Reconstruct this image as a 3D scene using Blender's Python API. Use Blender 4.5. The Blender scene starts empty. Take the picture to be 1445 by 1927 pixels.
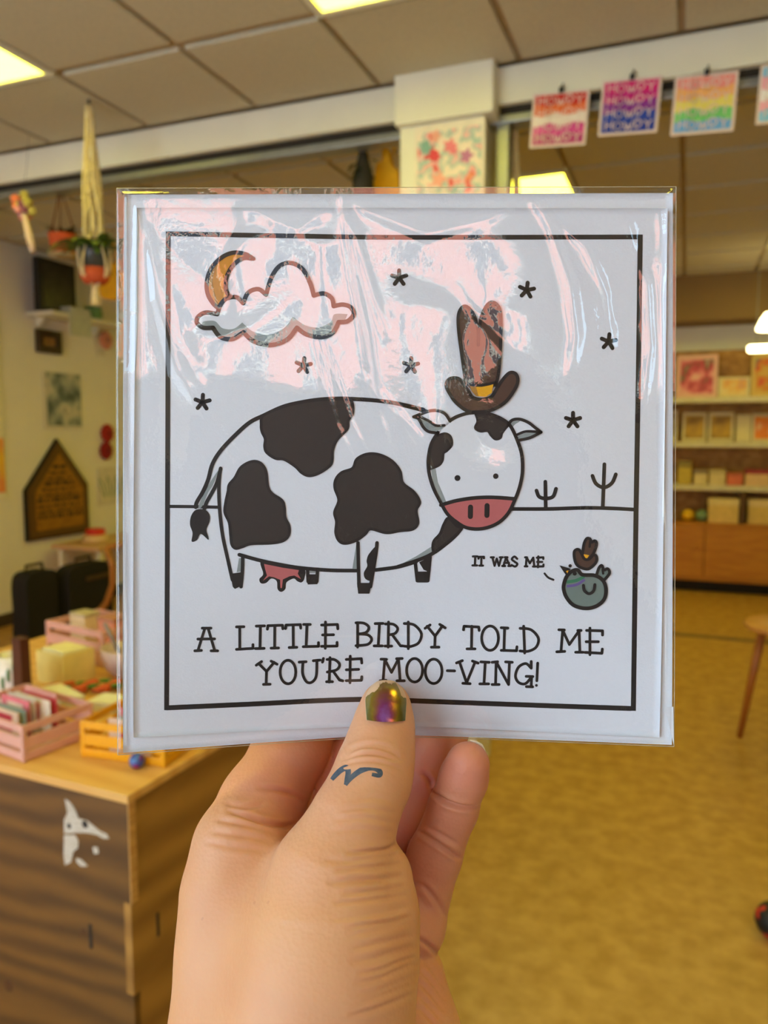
import bpy, bmesh, math, random
import numpy as np
from mathutils import Vector, Matrix
from mathutils.geometry import tessellate_polygon

random.seed(7)
rng = np.random.default_rng(11)
scene = bpy.context.scene
COL = scene.collection

# ------------------------------------------------------------------ camera
FPX, IW, IH = 1448.0, 1445.0, 1927.0
CX, CY = IW / 2, IH / 2
CAM_Z = 1.5
PITCH = math.atan(143.5 / FPX)
YAW = math.atan2(567.5, math.hypot(FPX, 143.5))
CARD_D = 0.225                      # card is held this far from the lens

cam_data = bpy.data.cameras.new('camera')
cam = bpy.data.objects.new('camera', cam_data)
COL.objects.link(cam)
cam.location = (0, 0, CAM_Z)
cam.rotation_euler = (math.pi / 2 - PITCH, 0, YAW)
cam_data.sensor_fit = 'VERTICAL'
cam_data.sensor_height = 36.0
cam_data.lens = FPX / IH * 36.0
cam_data.clip_start = 0.01
cam_data.clip_end = 200
cam_data.dof.use_dof = True
cam_data.dof.focus_distance = CARD_D
cam_data.dof.aperture_fstop = 16.0
scene.camera = cam

# ------------------------------------------------------------------ world, sun, exposure
world = bpy.data.worlds.new('world')
scene.world = world
world.use_nodes = True
wn = world.node_tree
for n in list(wn.nodes):
    wn.nodes.remove(n)
wo = wn.nodes.new('ShaderNodeOutputWorld')
wb = wn.nodes.new('ShaderNodeBackground')
wb.inputs['Color'].default_value = (0.52, 0.77, 1.0, 1)
wb.inputs['Strength'].default_value = 5.6
wn.links.new(wb.outputs[0], wo.inputs[0])

sun_d = bpy.data.lights.new('sun', 'SUN')
sun_d.energy = 15.0
sun_d.color = (1.0, 0.97, 0.92)
sun_d.angle = math.radians(0.6)
sun = bpy.data.objects.new('sun', sun_d)
COL.objects.link(sun)
sun.rotation_euler = (math.radians(-48), 0, math.radians(14))   # shines from behind the shop onto the street

vs = scene.view_settings
scene.display_settings.display_device = 'sRGB'
vs.view_transform = 'Standard'
vs.look = 'None'
vs.gamma = 1.0
vs.use_curve_mapping = False
vs.exposure = 0.22
PANEL_STRENGTH = 8.5
scene.cycles.use_denoising = True
scene.cycles.caustics_reflective = False
scene.cycles.caustics_refractive = False
scene.cycles.sample_clamp_indirect = 6.0
scene.cycles.max_bounces = 10
scene.cycles.transparent_max_bounces = 16

# ------------------------------------------------------------------ helpers: rays
_R = Vector((math.cos(YAW), math.sin(YAW), 0))
_F0 = Vector((-math.sin(YAW), math.cos(YAW), 0))
_F = _F0 * math.cos(PITCH) + Vector((0, 0, -math.sin(PITCH)))
_U = _F0 * math.sin(PITCH) + Vector((0, 0, math.cos(PITCH)))
EYE = Vector((0, 0, CAM_Z))


def ray(x, y):
    return _R * ((x - CX) / FPX) + _U * ((CY - y) / FPX) + _F


def at_z(x, y, z):
    r = ray(x, y)
    return EYE + r * ((z - CAM_Z) / r.z)


def at_y(x, y, Y):
    r = ray(x, y)
    return EYE + r * (Y / r.y)


def at_x(x, y, X):
    r = ray(x, y)
    return EYE + r * (X / r.x)


# ------------------------------------------------------------------ helpers: materials
def lin(c):
    return tuple(((v / 255) / 12.92 if v / 255 <= 0.04045 else ((v / 255 + 0.055) / 1.055) ** 2.4) for v in c)


MATS = {}


def mat(name, rgb, rough=0.6, var=0.12, scale=18.0, metal=0.0, spec=0.4, bump=0.0, bscale=120.0,
        emit=None, rgb2=None, stretch=None, detail=4.0, coat=0.0):
    """Procedural material: rgb (0-255 sRGB), noise drives it towards a second tone."""
    if name in MATS:
        return MATS[name]
    m = bpy.data.materials.new(name)
    m.use_nodes = True
    nt = m.node_tree
    b = nt.nodes['Principled BSDF']
    b.inputs['Roughness'].default_value = rough
    b.inputs['Metallic'].default_value = metal
    b.inputs['Specular IOR Level'].default_value = spec
    if coat:
        b.inputs['Coat Weight'].default_value = coat
    c1 = lin(rgb)
    c2 = lin(rgb2) if rgb2 else tuple(v * (1 - var) for v in c1)
    tc = nt.nodes.new('ShaderNodeTexCoord')
    mp = nt.nodes.new('ShaderNodeMapping')
    if stretch:
        mp.inputs['Scale'].default_value = stretch
    nz = nt.nodes.new('ShaderNodeTexNoise')
    nz.inputs['Scale'].default_value = scale
    nz.inputs['Detail'].default_value = detail
    mx = nt.nodes.new('ShaderNodeMix')
    mx.data_type = 'RGBA'
    rp = nt.nodes.new('ShaderNodeMapRange')
    rp.inputs['From Min'].default_value = 0.35
    rp.inputs['From Max'].default_value = 0.65
    nt.links.new(tc.outputs['Object'], mp.inputs['Vector'])
    nt.links.new(mp.outputs['Vector'], nz.inputs['Vector'])
    nt.links.new(nz.outputs['Fac'], rp.inputs['Value'])
    nt.links.new(rp.outputs['Result'], mx.inputs['Factor'])
    mx.inputs[6].default_value = (*c1, 1)
    mx.inputs[7].default_value = (*c2, 1)
    nt.links.new(mx.outputs[2], b.inputs['Base Color'])
    if bump:
        n2 = nt.nodes.new('ShaderNodeTexNoise')
        n2.inputs['Scale'].default_value = bscale
        bp = nt.nodes.new('ShaderNodeBump')
        bp.inputs['Strength'].default_value = bump
        bp.inputs['Distance'].default_value = 0.002
        nt.links.new(mp.outputs['Vector'], n2.inputs['Vector'])
        nt.links.new(n2.outputs['Fac'], bp.inputs['Height'])
        nt.links.new(bp.outputs['Normal'], b.inputs['Normal'])
    if emit:
        b.inputs['Emission Color'].default_value = (*emit[0], 1)
        b.inputs['Emission Strength'].default_value = emit[1]
    MATS[name] = m
    return m


def wood(name, rgb, rgb2, rot=(0, 0, 0), scale=(1, 1, 1), wscale=2.2, dist=5.0, rough=0.55):
    if name in MATS:
        return MATS[name]
    m = bpy.data.materials.new(name)
    m.use_nodes = True
    nt = m.node_tree
    b = nt.nodes['Principled BSDF']
    b.inputs['Roughness'].default_value = rough
    tc = nt.nodes.new('ShaderNodeTexCoord')
    mp = nt.nodes.new('ShaderNodeMapping')
    mp.inputs['Rotation'].default_value = rot
    mp.inputs['Scale'].default_value = scale
    wv = nt.nodes.new('ShaderNodeTexWave')
    wv.wave_type = 'BANDS'
    wv.bands_direction = 'Z'
    wv.inputs['Scale'].default_value = wscale
    wv.inputs['Distortion'].default_value = dist
    wv.inputs['Detail'].default_value = 2.0
    wv.inputs['Detail Scale'].default_value = 0.9
    n1 = nt.nodes.new('ShaderNodeTexNoise')
    n1.inputs['Scale'].default_value = 9
    n1.inputs['Detail'].default_value = 6
    mx0 = nt.nodes.new('ShaderNodeMath')
    mx0.operation = 'MULTIPLY_ADD'
    mx0.inputs[1].default_value = 0.55
    mx = nt.nodes.new('ShaderNodeMix')
    mx.data_type = 'RGBA'
    mx.inputs[6].default_value = (*lin(rgb), 1)
    mx.inputs[7].default_value = (*lin(rgb2), 1)
    ml = nt.nodes.new('ShaderNodeMath')
    ml.operation = 'MULTIPLY'
    ml.inputs[1].default_value = 0.5
    nt.links.new(tc.outputs['Object'], mp.inputs['Vector'])
    nt.links.new(mp.outputs['Vector'], wv.inputs['Vector'])
    nt.links.new(mp.outputs['Vector'], n1.inputs['Vector'])
    nt.links.new(n1.outputs['Fac'], ml.inputs[0])
    nt.links.new(wv.outputs['Fac'], mx0.inputs[0])
    nt.links.new(ml.outputs[0], mx0.inputs[2])
    nt.links.new(mx0.outputs[0], mx.inputs['Factor'])
    nt.links.new(mx.outputs[2], b.inputs['Base Color'])
    MATS[name] = m
    return m


def ramp_mat(name, stops, scale=8.0, rough=0.6, kind='noise', detail=3.0, stretch=None, contrast=(0.3, 0.7)):
    """Procedural print: a noise or voronoi field through a colour ramp."""
    if name in MATS:
        return MATS[name]
    m = bpy.data.materials.new(name)
    m.use_nodes = True
    nt = m.node_tree
    b = nt.nodes['Principled BSDF']
    b.inputs['Roughness'].default_value = rough
    tc = nt.nodes.new('ShaderNodeTexCoord')
    mp = nt.nodes.new('ShaderNodeMapping')
    if stretch:
        mp.inputs['Scale'].default_value = stretch
    if kind == 'voronoi':
        tx = nt.nodes.new('ShaderNodeTexVoronoi')
        tx.inputs['Scale'].default_value = scale
        src = nt.nodes.new('ShaderNodeSeparateColor')
        nt.links.new(tx.outputs['Color'], src.inputs[0])
        out = src.outputs[0]
    else:
        tx = nt.nodes.new('ShaderNodeTexNoise')
        tx.inputs['Scale'].default_value = scale
        tx.inputs['Detail'].default_value = detail
        out = tx.outputs['Fac']
    mr = nt.nodes.new('ShaderNodeMapRange')
    mr.inputs['From Min'].default_value = contrast[0] if kind != 'voronoi' else 0
    mr.inputs['From Max'].default_value = contrast[1] if kind != 'voronoi' else 1
    cr = nt.nodes.new('ShaderNodeValToRGB')
    el = cr.color_ramp.elements
    while len(el) < len(stops):
        el.new(0.5)
    for e, (p, c) in zip(el, stops):
        e.position = p
        e.color = (*lin(c), 1)
    nt.links.new(tc.outputs['Object'], mp.inputs['Vector'])
    nt.links.new(mp.outputs['Vector'], tx.inputs['Vector'])
    nt.links.new(out, mr.inputs['Value'])
    nt.links.new(mr.outputs['Result'], cr.inputs['Fac'])
    nt.links.new(cr.outputs['Color'], b.inputs['Base Color'])
    MATS[name] = m
    return m


# ------------------------------------------------------------------ helpers: meshes and objects
class MB:
    def __init__(self):
        self.v, self.f = [], []

    def add(self, vs, fs):
        n = len(self.v)
        self.v += [tuple(p) for p in vs]
        self.f += [tuple(i + n for i in q) for q in fs]
        return self

    def box(self, c, s, rz=0.0, bev=0.0, M=None):
        bm = bmesh.new()
        bmesh.ops.create_cube(bm, size=1.0)
        bmesh.ops.scale(bm, vec=Vector(s), verts=bm.verts)
        if bev > 0:
            bmesh.ops.bevel(bm, geom=bm.edges[:], offset=min(bev, 0.45 * min(s)), segments=2, affect='EDGES', profile=0.5)
        X = Matrix.Translation(Vector(c)) @ (M if M is not None else Matrix.Rotation(rz, 4, 'Z'))
        bm.transform(X)
        bm.verts.index_update()
        self.add([v.co for v in bm.verts], [[v.index for v in f.verts] for f in bm.faces])
        bm.free()
        return self

    def lathe(self, prof, c=(0, 0, 0), n=28, M=None):
        vs, fs = [], []
        for r, z in prof:
            for k in range(n):
                a = 2 * math.pi * k / n
                p = Vector((r * math.cos(a), r * math.sin(a), z))
                if M is not None:
                    p = M @ p
                vs.append(p + Vector(c))
        for i in range(len(prof) - 1):
            for k in range(n):
                a, b = i * n + k, i * n + (k + 1) % n
                fs.append((a, b, b + n, a + n))
        fs.append(tuple(range(n))[::-1])
        fs.append(tuple(range((len(prof) - 1) * n, len(prof) * n)))
        return self.add(vs, fs)

    def tube(self, pts, r, n=8):
        pts = [Vector(p) for p in pts]
        rs = r if isinstance(r, (list, tuple)) else [r] * len(pts)
        vs, fs = [], []
        up = Vector((0.13, 0.31, 0.94)).normalized()
        for i, p in enumerate(pts):
            t = (pts[min(i + 1, len(pts) - 1)] - pts[max(i - 1, 0)]).normalized()
            a = t.cross(up)
            if a.length < 1e-4:
                a = t.cross(Vector((1, 0, 0)))
            a.normalize()
            b = t.cross(a)
            for k in range(n):
                w = 2 * math.pi * k / n
                vs.append(p + (a * math.cos(w) + b * math.sin(w)) * rs[i])
        for i in range(len(pts) - 1):
            for k in range(n):
                q, w = i * n + k, i * n + (k + 1) % n
                fs.append((q, w, w + n, q + n))
        fs.append(tuple(range(n))[::-1])
        fs.append(tuple(range((len(pts) - 1) * n, len(pts) * n)))
        return self.add(vs, fs)

    def prism(self, poly, d, M=None):
        """Polygon in the XY plane extruded by d along Z, then transformed."""
        n = len(poly)
        vs = [Vector((x, y, 0)) for x, y in poly] + [Vector((x, y, d)) for x, y in poly]
        tris = tessellate_polygon([[Vector((x, y, 0)) for x, y in poly]])
        fs = [tuple(t)[::-1] for t in tris] + [tuple(i + n for i in t) for t in tris]
        fs += [(i, (i + 1) % n, (i + 1) % n + n, i + n) for i in range(n)]
        if M is not None:
            vs = [M @ v for v in vs]
        return self.add(vs, fs)

    def ball(self, c, r, s=(1, 1, 1), n=14, jit=0.0):
        vs, fs = [], []
        m = n // 2 + 1
        for i in range(m + 1):
            th = math.pi * i / m
            for k in range(n):
                a = 2 * math.pi * k / n
                q = 1 + (random.uniform(-jit, jit) if jit else 0)
                vs.append((c[0] + r * s[0] * q * math.sin(th) * math.cos(a), c[1] + r * s[1] * q * math.sin(th) * math.sin(a),
                           c[2] + r * s[2] * q * math.cos(th)))
        for i in range(m):
            for k in range(n):
                a, b = i * n + k, i * n + (k + 1) % n
                fs.append((a, a + n, b + n, b))
        return self.add(vs, fs)

    def build(self, name, m=None, parent=None, smooth=False, loc=None):
        me = bpy.data.meshes.new(name)
        vs = self.v
        if loc is not None:
            vs = [(p[0] - loc[0], p[1] - loc[1], p[2] - loc[2]) for p in vs]
        me.from_pydata(vs, [], self.f)
        me.update()
        bm = bmesh.new()
        bm.from_mesh(me)
        bmesh.ops.recalc_face_normals(bm, faces=bm.faces[:])
        bm.to_mesh(me)
        bm.free()
        if m is not None:
            me.materials.append(m)
        if smooth:
            me.polygons.foreach_set('use_smooth', [True] * len(me.polygons))
        o = bpy.data.objects.new(name, me)
        COL.objects.link(o)
        if loc is not None:
            o.location = loc
        if parent is not None:
            o.parent = parent
        return o


def tag(o, label=None, cat=None, group=None, kind=None):
    if label:
        o['label'] = label
    if cat:
        o['category'] = cat
    if group:
        o['group'] = group
    if kind:
        o['kind'] = kind
    return o


def thing(name, label, cat, loc=(0, 0, 0), rz=0.0, group=None, rot=None):
    o = bpy.data.objects.new(name, None)
    o.empty_display_size = 0.05
    COL.objects.link(o)
    o.location = loc
    o.rotation_euler = rot if rot is not None else (0, 0, rz)
    return tag(o, label, cat, group)


def child_copy(src, parent, loc=None):
    c = src.copy()
    COL.objects.link(c)
    c.parent = parent
    if loc is not None:
        c.location = loc
    return c


def spline(pts, n=8, closed=False):
    """Catmull-Rom through 2D points."""
    P = [Vector((p[0], p[1])) for p in pts]
    k = len(P)
    if k < 3:
        return [tuple(p) for p in P]
    out = []
    rngk = range(k if closed else k - 1)
    for i in rngk:
        if closed:
            a, b, c, d = P[i - 1], P[i], P[(i + 1) % k], P[(i + 2) % k]
        else:
            a, b, c, d = P[max(i - 1, 0)], P[i], P[i + 1], P[min(i + 2, k - 1)]
        for j in range(n):
            t = j / n
            out.append(tuple(0.5 * ((2 * b) + (c - a) * t + (2 * a - 5 * b + 4 * c - d) * t * t + (3 * b - a - 3 * c + d) * t ** 3)))
    if not closed:
        out.append(tuple(P[-1]))
    return out

# ================================================================== THE ROOM
XL, XR, YF, YB, ZC = -4.97, 4.4, -1.6, 8.3, 2.985
m_wall = mat('wall_paint', (228, 224, 210), rough=0.8, var=0.05, scale=3, bump=0.15, bscale=200)
m_white = mat('white_gloss_paint', (230, 228, 206), rough=0.5, var=0.05, scale=5)
m_floor = mat('ochre_linoleum', (196, 152, 84), rough=0.45, scale=14, rgb2=(170, 126, 62), detail=9, bump=0.08, bscale=60)
m_tile = mat('ceiling_tile_fibre', (200, 192, 166), rough=0.95, var=0.08, scale=60, bump=0.3, bscale=500)
m_grid = mat('ceiling_grid_paint', (178, 156, 124), rough=0.7, var=0.1)
m_alu = mat('aluminium', (150, 152, 146), rough=0.4, metal=0.6, var=0.1, scale=30)
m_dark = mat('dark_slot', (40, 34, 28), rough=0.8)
m_black = mat('black_plastic', (22, 21, 22), rough=0.5, var=0.2)
m_bulk = mat('soffit_paint', (140, 112, 70), rough=0.8, var=0.06, scale=4)


def struct(o):
    o['kind'] = 'structure'
    return o


struct(MB().box(((XL + XR) / 2, (YF + YB) / 2, -0.05), (XR - XL + 0.4, YB - YF + 0.4, 0.1)).build('floor', m_floor))
strip_a, strip_b = at_z(1275, 1197, 0), at_z(1435, 1206, 0)
struct(MB().box((-0.98, 6.13, 0.004), (7.9, 0.07, 0.008), bev=0.003).build('trim_1', mat('floor_strip', (120, 96, 62), rough=0.5)))

ceiling = struct(MB().box(((XL + XR) / 2, (YF + YB) / 2, ZC + 0.065), (XR - XL + 0.4, YB - YF + 0.4, 0.1)).build('ceiling', m_grid))
gx = [-0.067 + 0.6 * k for k in range(-8, 8)]
lights = {(-3.067, 2.01), (-1.267, 2.01), (0.533, 2.01), (-3.067, 0.21), (-1.267, 0.21), (0.533, 0.21),
          (-3.067, 4.54), (-1.267, 4.54), (0.533, 4.54), (-3.067, 6.34), (-1.267, 6.34), (0.533, 6.34)}
T = 0.572
tile0 = None
light_cells = []
for y0s in ([2.61 - 0.6 * k for k in range(0, 8)], [3.34] + [3.94 + 0.6 * k for k in range(0, 7)]):
    for y0 in y0s:
        for x0 in gx:
            if x0 < XL - 0.3 or x0 + 0.3 > XR:
                continue
            if any(abs(x0 - a) < 0.02 and abs(y0 - b) < 0.02 for a, b in lights):
                light_cells.append((x0 + 0.3, y0 + 0.3))
                continue
            if tile0 is None:
                tile0 = MB().box((0, 0, 0.012), (T, T, 0.03), bev=0.004).build('ceiling_tile', m_tile, ceiling)
                tl = tile0
            else:
                tl = child_copy(tile0, ceiling)
            tl.location = (x0 + 0.3, y0 + 0.3, ZC)
            if abs(y0 - 2.61) < 0.01:
                tl.scale = (1, 0.96, 1)

# luminous ceiling panels
m_diff = mat('light_diffuser', (250, 240, 200), emit=((1.0, 0.90, 0.065), PANEL_STRENGTH), var=0.02)
where = {True: 'front', False: 'back'}
for i, (x, y) in enumerate(light_cells):
    col = 'left' if x < -2 else ('middle' if x < 0 else 'right')
    row = ('over the front of the shop', 'just before the white beam', 'first behind the white beam', 'near the back wall shelves')[
        0 if y < 1.5 else 1 if y < 3 else 2 if y < 5.5 else 3]
    t = thing('ceiling_light', f'square glowing ceiling light panel, {col} one of the row {row}', 'ceiling light', (x, y, ZC), group='square ceiling light panels')
    MB().box((0, 0, 0.004), (0.54, 0.54, 0.012), bev=0.004).build('diffuser', m_diff, t)
    fr = MB()
    for sx, sy, w, h in ((0, 0.285, 0.6, 0.03), (0, -0.285, 0.6, 0.03), (0.285, 0, 0.03, 0.54), (-0.285, 0, 0.03, 0.54)):
        fr.box((sx, sy, 0.002), (w, h, 0.03), bev=0.003)
    fr.build('frame', m_white, t)

# walls
struct(MB().box((XL - 0.1, (YF + YB) / 2, 1.5), (0.2, YB - YF + 0.4, 3.0)).build('wall_left', m_wall))
struct(MB().box(((XL + XR) / 2, YB + 0.1, 1.5), (XR - XL, 0.2, 3.0)).build('wall_back', m_wall))
struct(MB().box((XR + 0.1, (YF + YB) / 2, 1.5), (0.2, YB - YF + 0.4, 3.0)).build('wall_right', m_wall))
WZ1, DX0, DX1, ZT = 2.92, -0.06, 1.40, 1.98       # head height, added solid doors and transom that shape the sleeve's reflections
wf = MB()
openings = ((-3.9, DX0 - 0.25, 0.06), (DX1 + 0.55, 2.6, 0.06))
for a, b in ((XL, -3.9), (DX0 - 0.25, DX0), (DX1, DX1 + 0.55), (2.6, XR)):
    wf.box(((a + b) / 2, YF - 0.1, 1.5), (b - a, 0.2, 3.0))
for a, b, z in openings:
    wf.box(((a + b) / 2, YF - 0.1, z / 2), (b - a, 0.2, z))
wf.box((-0.65, YF - 0.1, (WZ1 + 3.0) / 2), (6.5, 0.2, 3.0 - WZ1))
wf.box(((DX0 + DX1) / 2, YF - 0.1, 2.77), (DX1 - DX0, 0.2, 0.30))
struct(wf.build('wall_front', m_wall))
for n_, (a, b, z) in enumerate(openings + ((DX0, DX1, ZT),)):
    win = struct(MB().box(((a + b) / 2, YF - 0.08, z + 0.03), (b - a, 0.14, 0.06), bev=0.005).build('window_%d' % (n_ + 1), m_white))
    top_ = WZ1 if n_ < 2 else 2.62
    k_ = max(1, int((b - a) / 1.1))
    for q_ in range(k_ + 1):
        MB().box((a + 0.03 + q_ * (b - a - 0.06) / k_, YF - 0.08, (z + top_) / 2), (0.05, 0.08, top_ - z), bev=0.004).build('mullion', m_white, win)
    MB().box(((a + b) / 2, YF - 0.08, top_ - 0.03), (b - a, 0.08, 0.06), bev=0.004).build('head_rail', m_white, win)
m_added_door = mat('dark_green_door', (62, 60, 54), rough=0.5)  # unseen solid doors, added to keep window reflections off the lower card
for n_, (a, b) in enumerate(((DX0, (DX0 + DX1) / 2), ((DX0 + DX1) / 2, DX1))):
    dr = struct(MB().box(((a + b) / 2, YF - 0.08, ZT / 2), (b - a - 0.01, 0.06, ZT), bev=0.004).build('door_%d' % (n_ + 1), m_added_door))
    MB().box(((a + b) / 2, YF - 0.046, 0.95), (b - a - 0.3, 0.02, 1.4), bev=0.006).build('door_panel', m_added_door, dr)
    MB().tube([(((DX0 + DX1) / 2) + (-0.1, 0.1)[n_], YF - 0.02, 0.85), (((DX0 + DX1) / 2) + (-0.1, 0.1)[n_], YF - 0.02, 1.2)], 0.012, 8).build('door_handle', m_alu, dr)
struct(MB().box((XL + 0.01, 3.2, 0.05), (0.02, 10.2, 0.1), bev=0.004).build('baseboard_left', mat('dark_skirting', (70, 56, 44), rough=0.6)))

# beam with sliding-wall rail, and the post
struct(MB().box(((XL + XR) / 2, 3.32, 2.912), (XR - XL, 0.2, 0.146), bev=0.006).build('trim_2', m_white))
rail = struct(MB().box(((XL + XR) / 2, 3.30, 2.826), (XR - XL, 0.10, 0.026)).build('trim_3', m_dark))  # shade of the gap under the beam, put in as a dark strip
MB().box(((XL + XR) / 2, 3.30, 2.795), (XR - XL, 0.09, 0.036), bev=0.006).build('rail_profile', m_alu, rail)
post = struct(MB().box((-0.985, 3.31, 1.4925), (0.36, 0.28, 2.985), bev=0.006).build('trim_4', m_white))
MB().box((-0.968, 3.30, 2.885), (0.42, 0.33, 0.20), bev=0.006).build('post_cap', m_white, post)
struct(MB().box((-0.748, 3.30, 2.56), (0.055, 0.07, 0.44), bev=0.005).build('trim_5', m_alu))
# dropped soffit in front of the back wall
struct(MB().box(((XL + XR) / 2, 8.08, 2.775), (XR - XL, 0.44, 0.42)).build('trim_6', m_bulk))

# street outside the shop window; unseen houses added for the sleeve's reflections
struct(MB().box((0, -22, -0.16), (90, 39.6, 0.1)).build('ground', mat('street_paving', (222, 220, 220), rough=0.9, scale=2)))
m_glassd = mat('dark_glazing', (60, 66, 74), rough=0.15)
m_stone = mat('cream_stone', (226, 218, 200), rough=0.8)


def house(x, w, h, m, lab, nf):
    b = thing('building', lab, 'building', (x, -12.5, -0.11))
    MB().box((0, -2.0, h / 2), (w, 4.0, h)).build('wall', m, b)
    MB().box((0, -2.0, h + 0.15), (w + 0.1, 4.3, 0.3), bev=0.05).build('cornice', m_stone, b)
    n = int(w / 2.3)
    for k in range(n):
        for f in range(nf):
            z = 1.5 + f * (h - 1.2) / nf
            xx = (k - (n - 1) / 2) * 2.3
            wd = MB().box((xx, 0.03, z), (1.05, 0.1, 1.7), bev=0.01).build('window', m_white, b)
            MB().box((xx, 0.09, z), (0.85, 0.04, 1.5)).build('pane', m_glassd, wd)


house(5.0, 10.0, 8.1, mat('pink_render', (242, 144, 118), rough=0.9, var=0.06, scale=1.5), 'tall salmon pink house across the street facing the shop window', 4)
house(-5.7, 11.0, 5.4, mat('grey_render', (150, 152, 154), rough=0.9, var=0.06, scale=1.5), 'low grey house across the street left of the pink one', 2)
house(15.2, 9.8, 5.8, mat('cream_render', (206, 200, 186), rough=0.9, var=0.06, scale=1.5), 'cream house across the street right of the pink one', 2)

# ================================================================== BACKGROUND THINGS
def decal(pts, w, m, name, parent, z, M=None, closed=False):
    """Flat stroke ribbon (local XY) at height z used for lettering on small prints."""
    mb = MB()
    ribbon2d(mb, pts, w, z)
    return mb.build(name, m, parent)


def ribbon2d(mb, pts, w, z, caps=True):
    P = [Vector((p[0], p[1])) for p in pts]
    for a, b in zip(P[:-1], P[1:]):
        d = (b - a)
        if d.length < 1e-9:
            continue
        d.normalize()
        n = Vector((-d.y, d.x)) * w / 2
        e = d * w * 0.35
        q = [a - e + n, a - e - n, b + e - n, b + e + n]
        mb.add([(v.x, v.y, z) for v in q], [(0, 1, 2, 3)])


LET = {'H': [[(0, 0), (0, 1)], [(0.7, 0), (0.7, 1)], [(0, .5), (.7, .5)]],
       'O': [[(.35 + .35 * math.cos(a), .5 + .5 * math.sin(a)) for a in [k * math.pi / 6 for k in range(13)]]],
       'W': [[(0, 1), (.22, 0), (.45, .7), (.68, 0), (.9, 1)]],
       'D': [[(0, 0), (0, 1), (.4, .95), (.68, .5), (.4, .05), (0, 0)]],
       'Y': [[(0, 1), (.35, .5), (.7, 1)], [(.35, .5), (.35, 0)]]}

# --- hanging HOWDY prints
m_pborder = mat('print_border', (226, 205, 196), rough=0.5, var=0.05)
m_plet = mat('print_letter', (232, 206, 200), rough=0.5, var=0.05)
HOW = [((1003, 177), (1110, 167), (1102, 272), (996, 280), [(205, 40, 40), (232, 110, 60), (240, 225, 215), (215, 70, 150), (180, 50, 120)],
        'red to white to pink striped lettered card, first hanging right of the white post'),
       ((1130, 153), (1245, 142), (1238, 248), (1128, 258), [(215, 30, 120), (200, 35, 130), (135, 50, 150), (40, 70, 170), (30, 60, 160)],
        'magenta, purple and blue striped lettered card hanging from the beam'),
       ((1266, 146), (1385, 133), (1386, 246), (1265, 256), [(240, 150, 140), (245, 180, 110), (235, 220, 110), (120, 205, 120), (110, 170, 230)],
        'pastel rainbow striped lettered card hanging from the beam'),
       ((1425, 124), (1545, 110), (1546, 222), (1427, 236), [(130, 200, 235), (245, 170, 190), (245, 240, 240), (245, 170, 190), (130, 200, 235)],
        'pale blue, pink and white striped lettered card cut off by the right picture edge')]
for tl, tr, br, bl, cols, lab in HOW:
    Y = 3.205
    a, b, c, d = [at_y(*q, Y) for q in (tl, tr, br, bl)]
    w = ((b - a).length + (c - d).length) / 2
    h = ((d - a).length + (c - b).length) / 2
    ctr = (a + b + c + d) / 4
    tilt = math.atan2(-((b - a).z), (b - a).x)
    t = thing('hanging_print', lab, 'print', ctr, group='striped lettered cards hung along the beam', rot=(math.pi / 2, tilt, 0))
    MB().box((0, 0, 0), (w, h, 0.003), bev=0.001).build('card_backing', m_pborder, t)
    ww, hh = w * 0.9, h * 0.9
    nb = len(cols)
    for k, cc in enumerate(cols):
        y1, y0 = hh / 2 - k * hh / nb, hh / 2 - (k + 1) * hh / nb
        N = 24
        wav = lambda x, kk: 0 if kk in (0, nb) else 0.006 * math.sin(x / ww * 12 + kk * 1.3)
        top = [(-ww / 2 + ww * i / N, y1 + wav(-ww / 2 + ww * i / N, k)) for i in range(N + 1)]
        bot = [(-ww / 2 + ww * i / N, y0 + wav(-ww / 2 + ww * i / N, k + 1)) for i in range(N + 1)]
        mb = MB()
        mb.add([(x, y, 0.0022) for x, y in top] + [(x, y, 0.0022) for x, y in bot], [(i, i + 1, i + N + 2, i + N + 1) for i in range(N)])
        mb.build('colour_band', mat('band_%d_%d_%d' % cc, cc, rough=0.35, var=0.08), t)
    for rrow in range(4):
        lw = 0.0046
        x = -ww / 2 + 0.016
        base = hh / 2 - (rrow + 0.86) * hh / 4 * 0.99
        H = hh / 4 * 0.66
        word = MB()
        sc = (ww - 0.03) / 4.55
        for ch in 'HOWDY':
            for s in LET[ch]:
                ribbon2d(word, [(x + p[0] * sc * 0.95, base + p[1] * H + 0.004 * math.sin(x * 60)) for p in s], lw, 0.003)
            x += sc * (1.12 if ch == 'W' else 0.93)
        word.build('lettering', m_plet, t)
    cl = MB().box((0, h / 2 + 0.004, 0.002), (0.018, 0.022, 0.012), bev=0.002)
    cl.tube([(0, h / 2 + 0.01, 0), (0.004, h / 2 + 0.03, 0)], 0.003, 6)
    cl.build('binder_clip', m_black, t)
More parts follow.
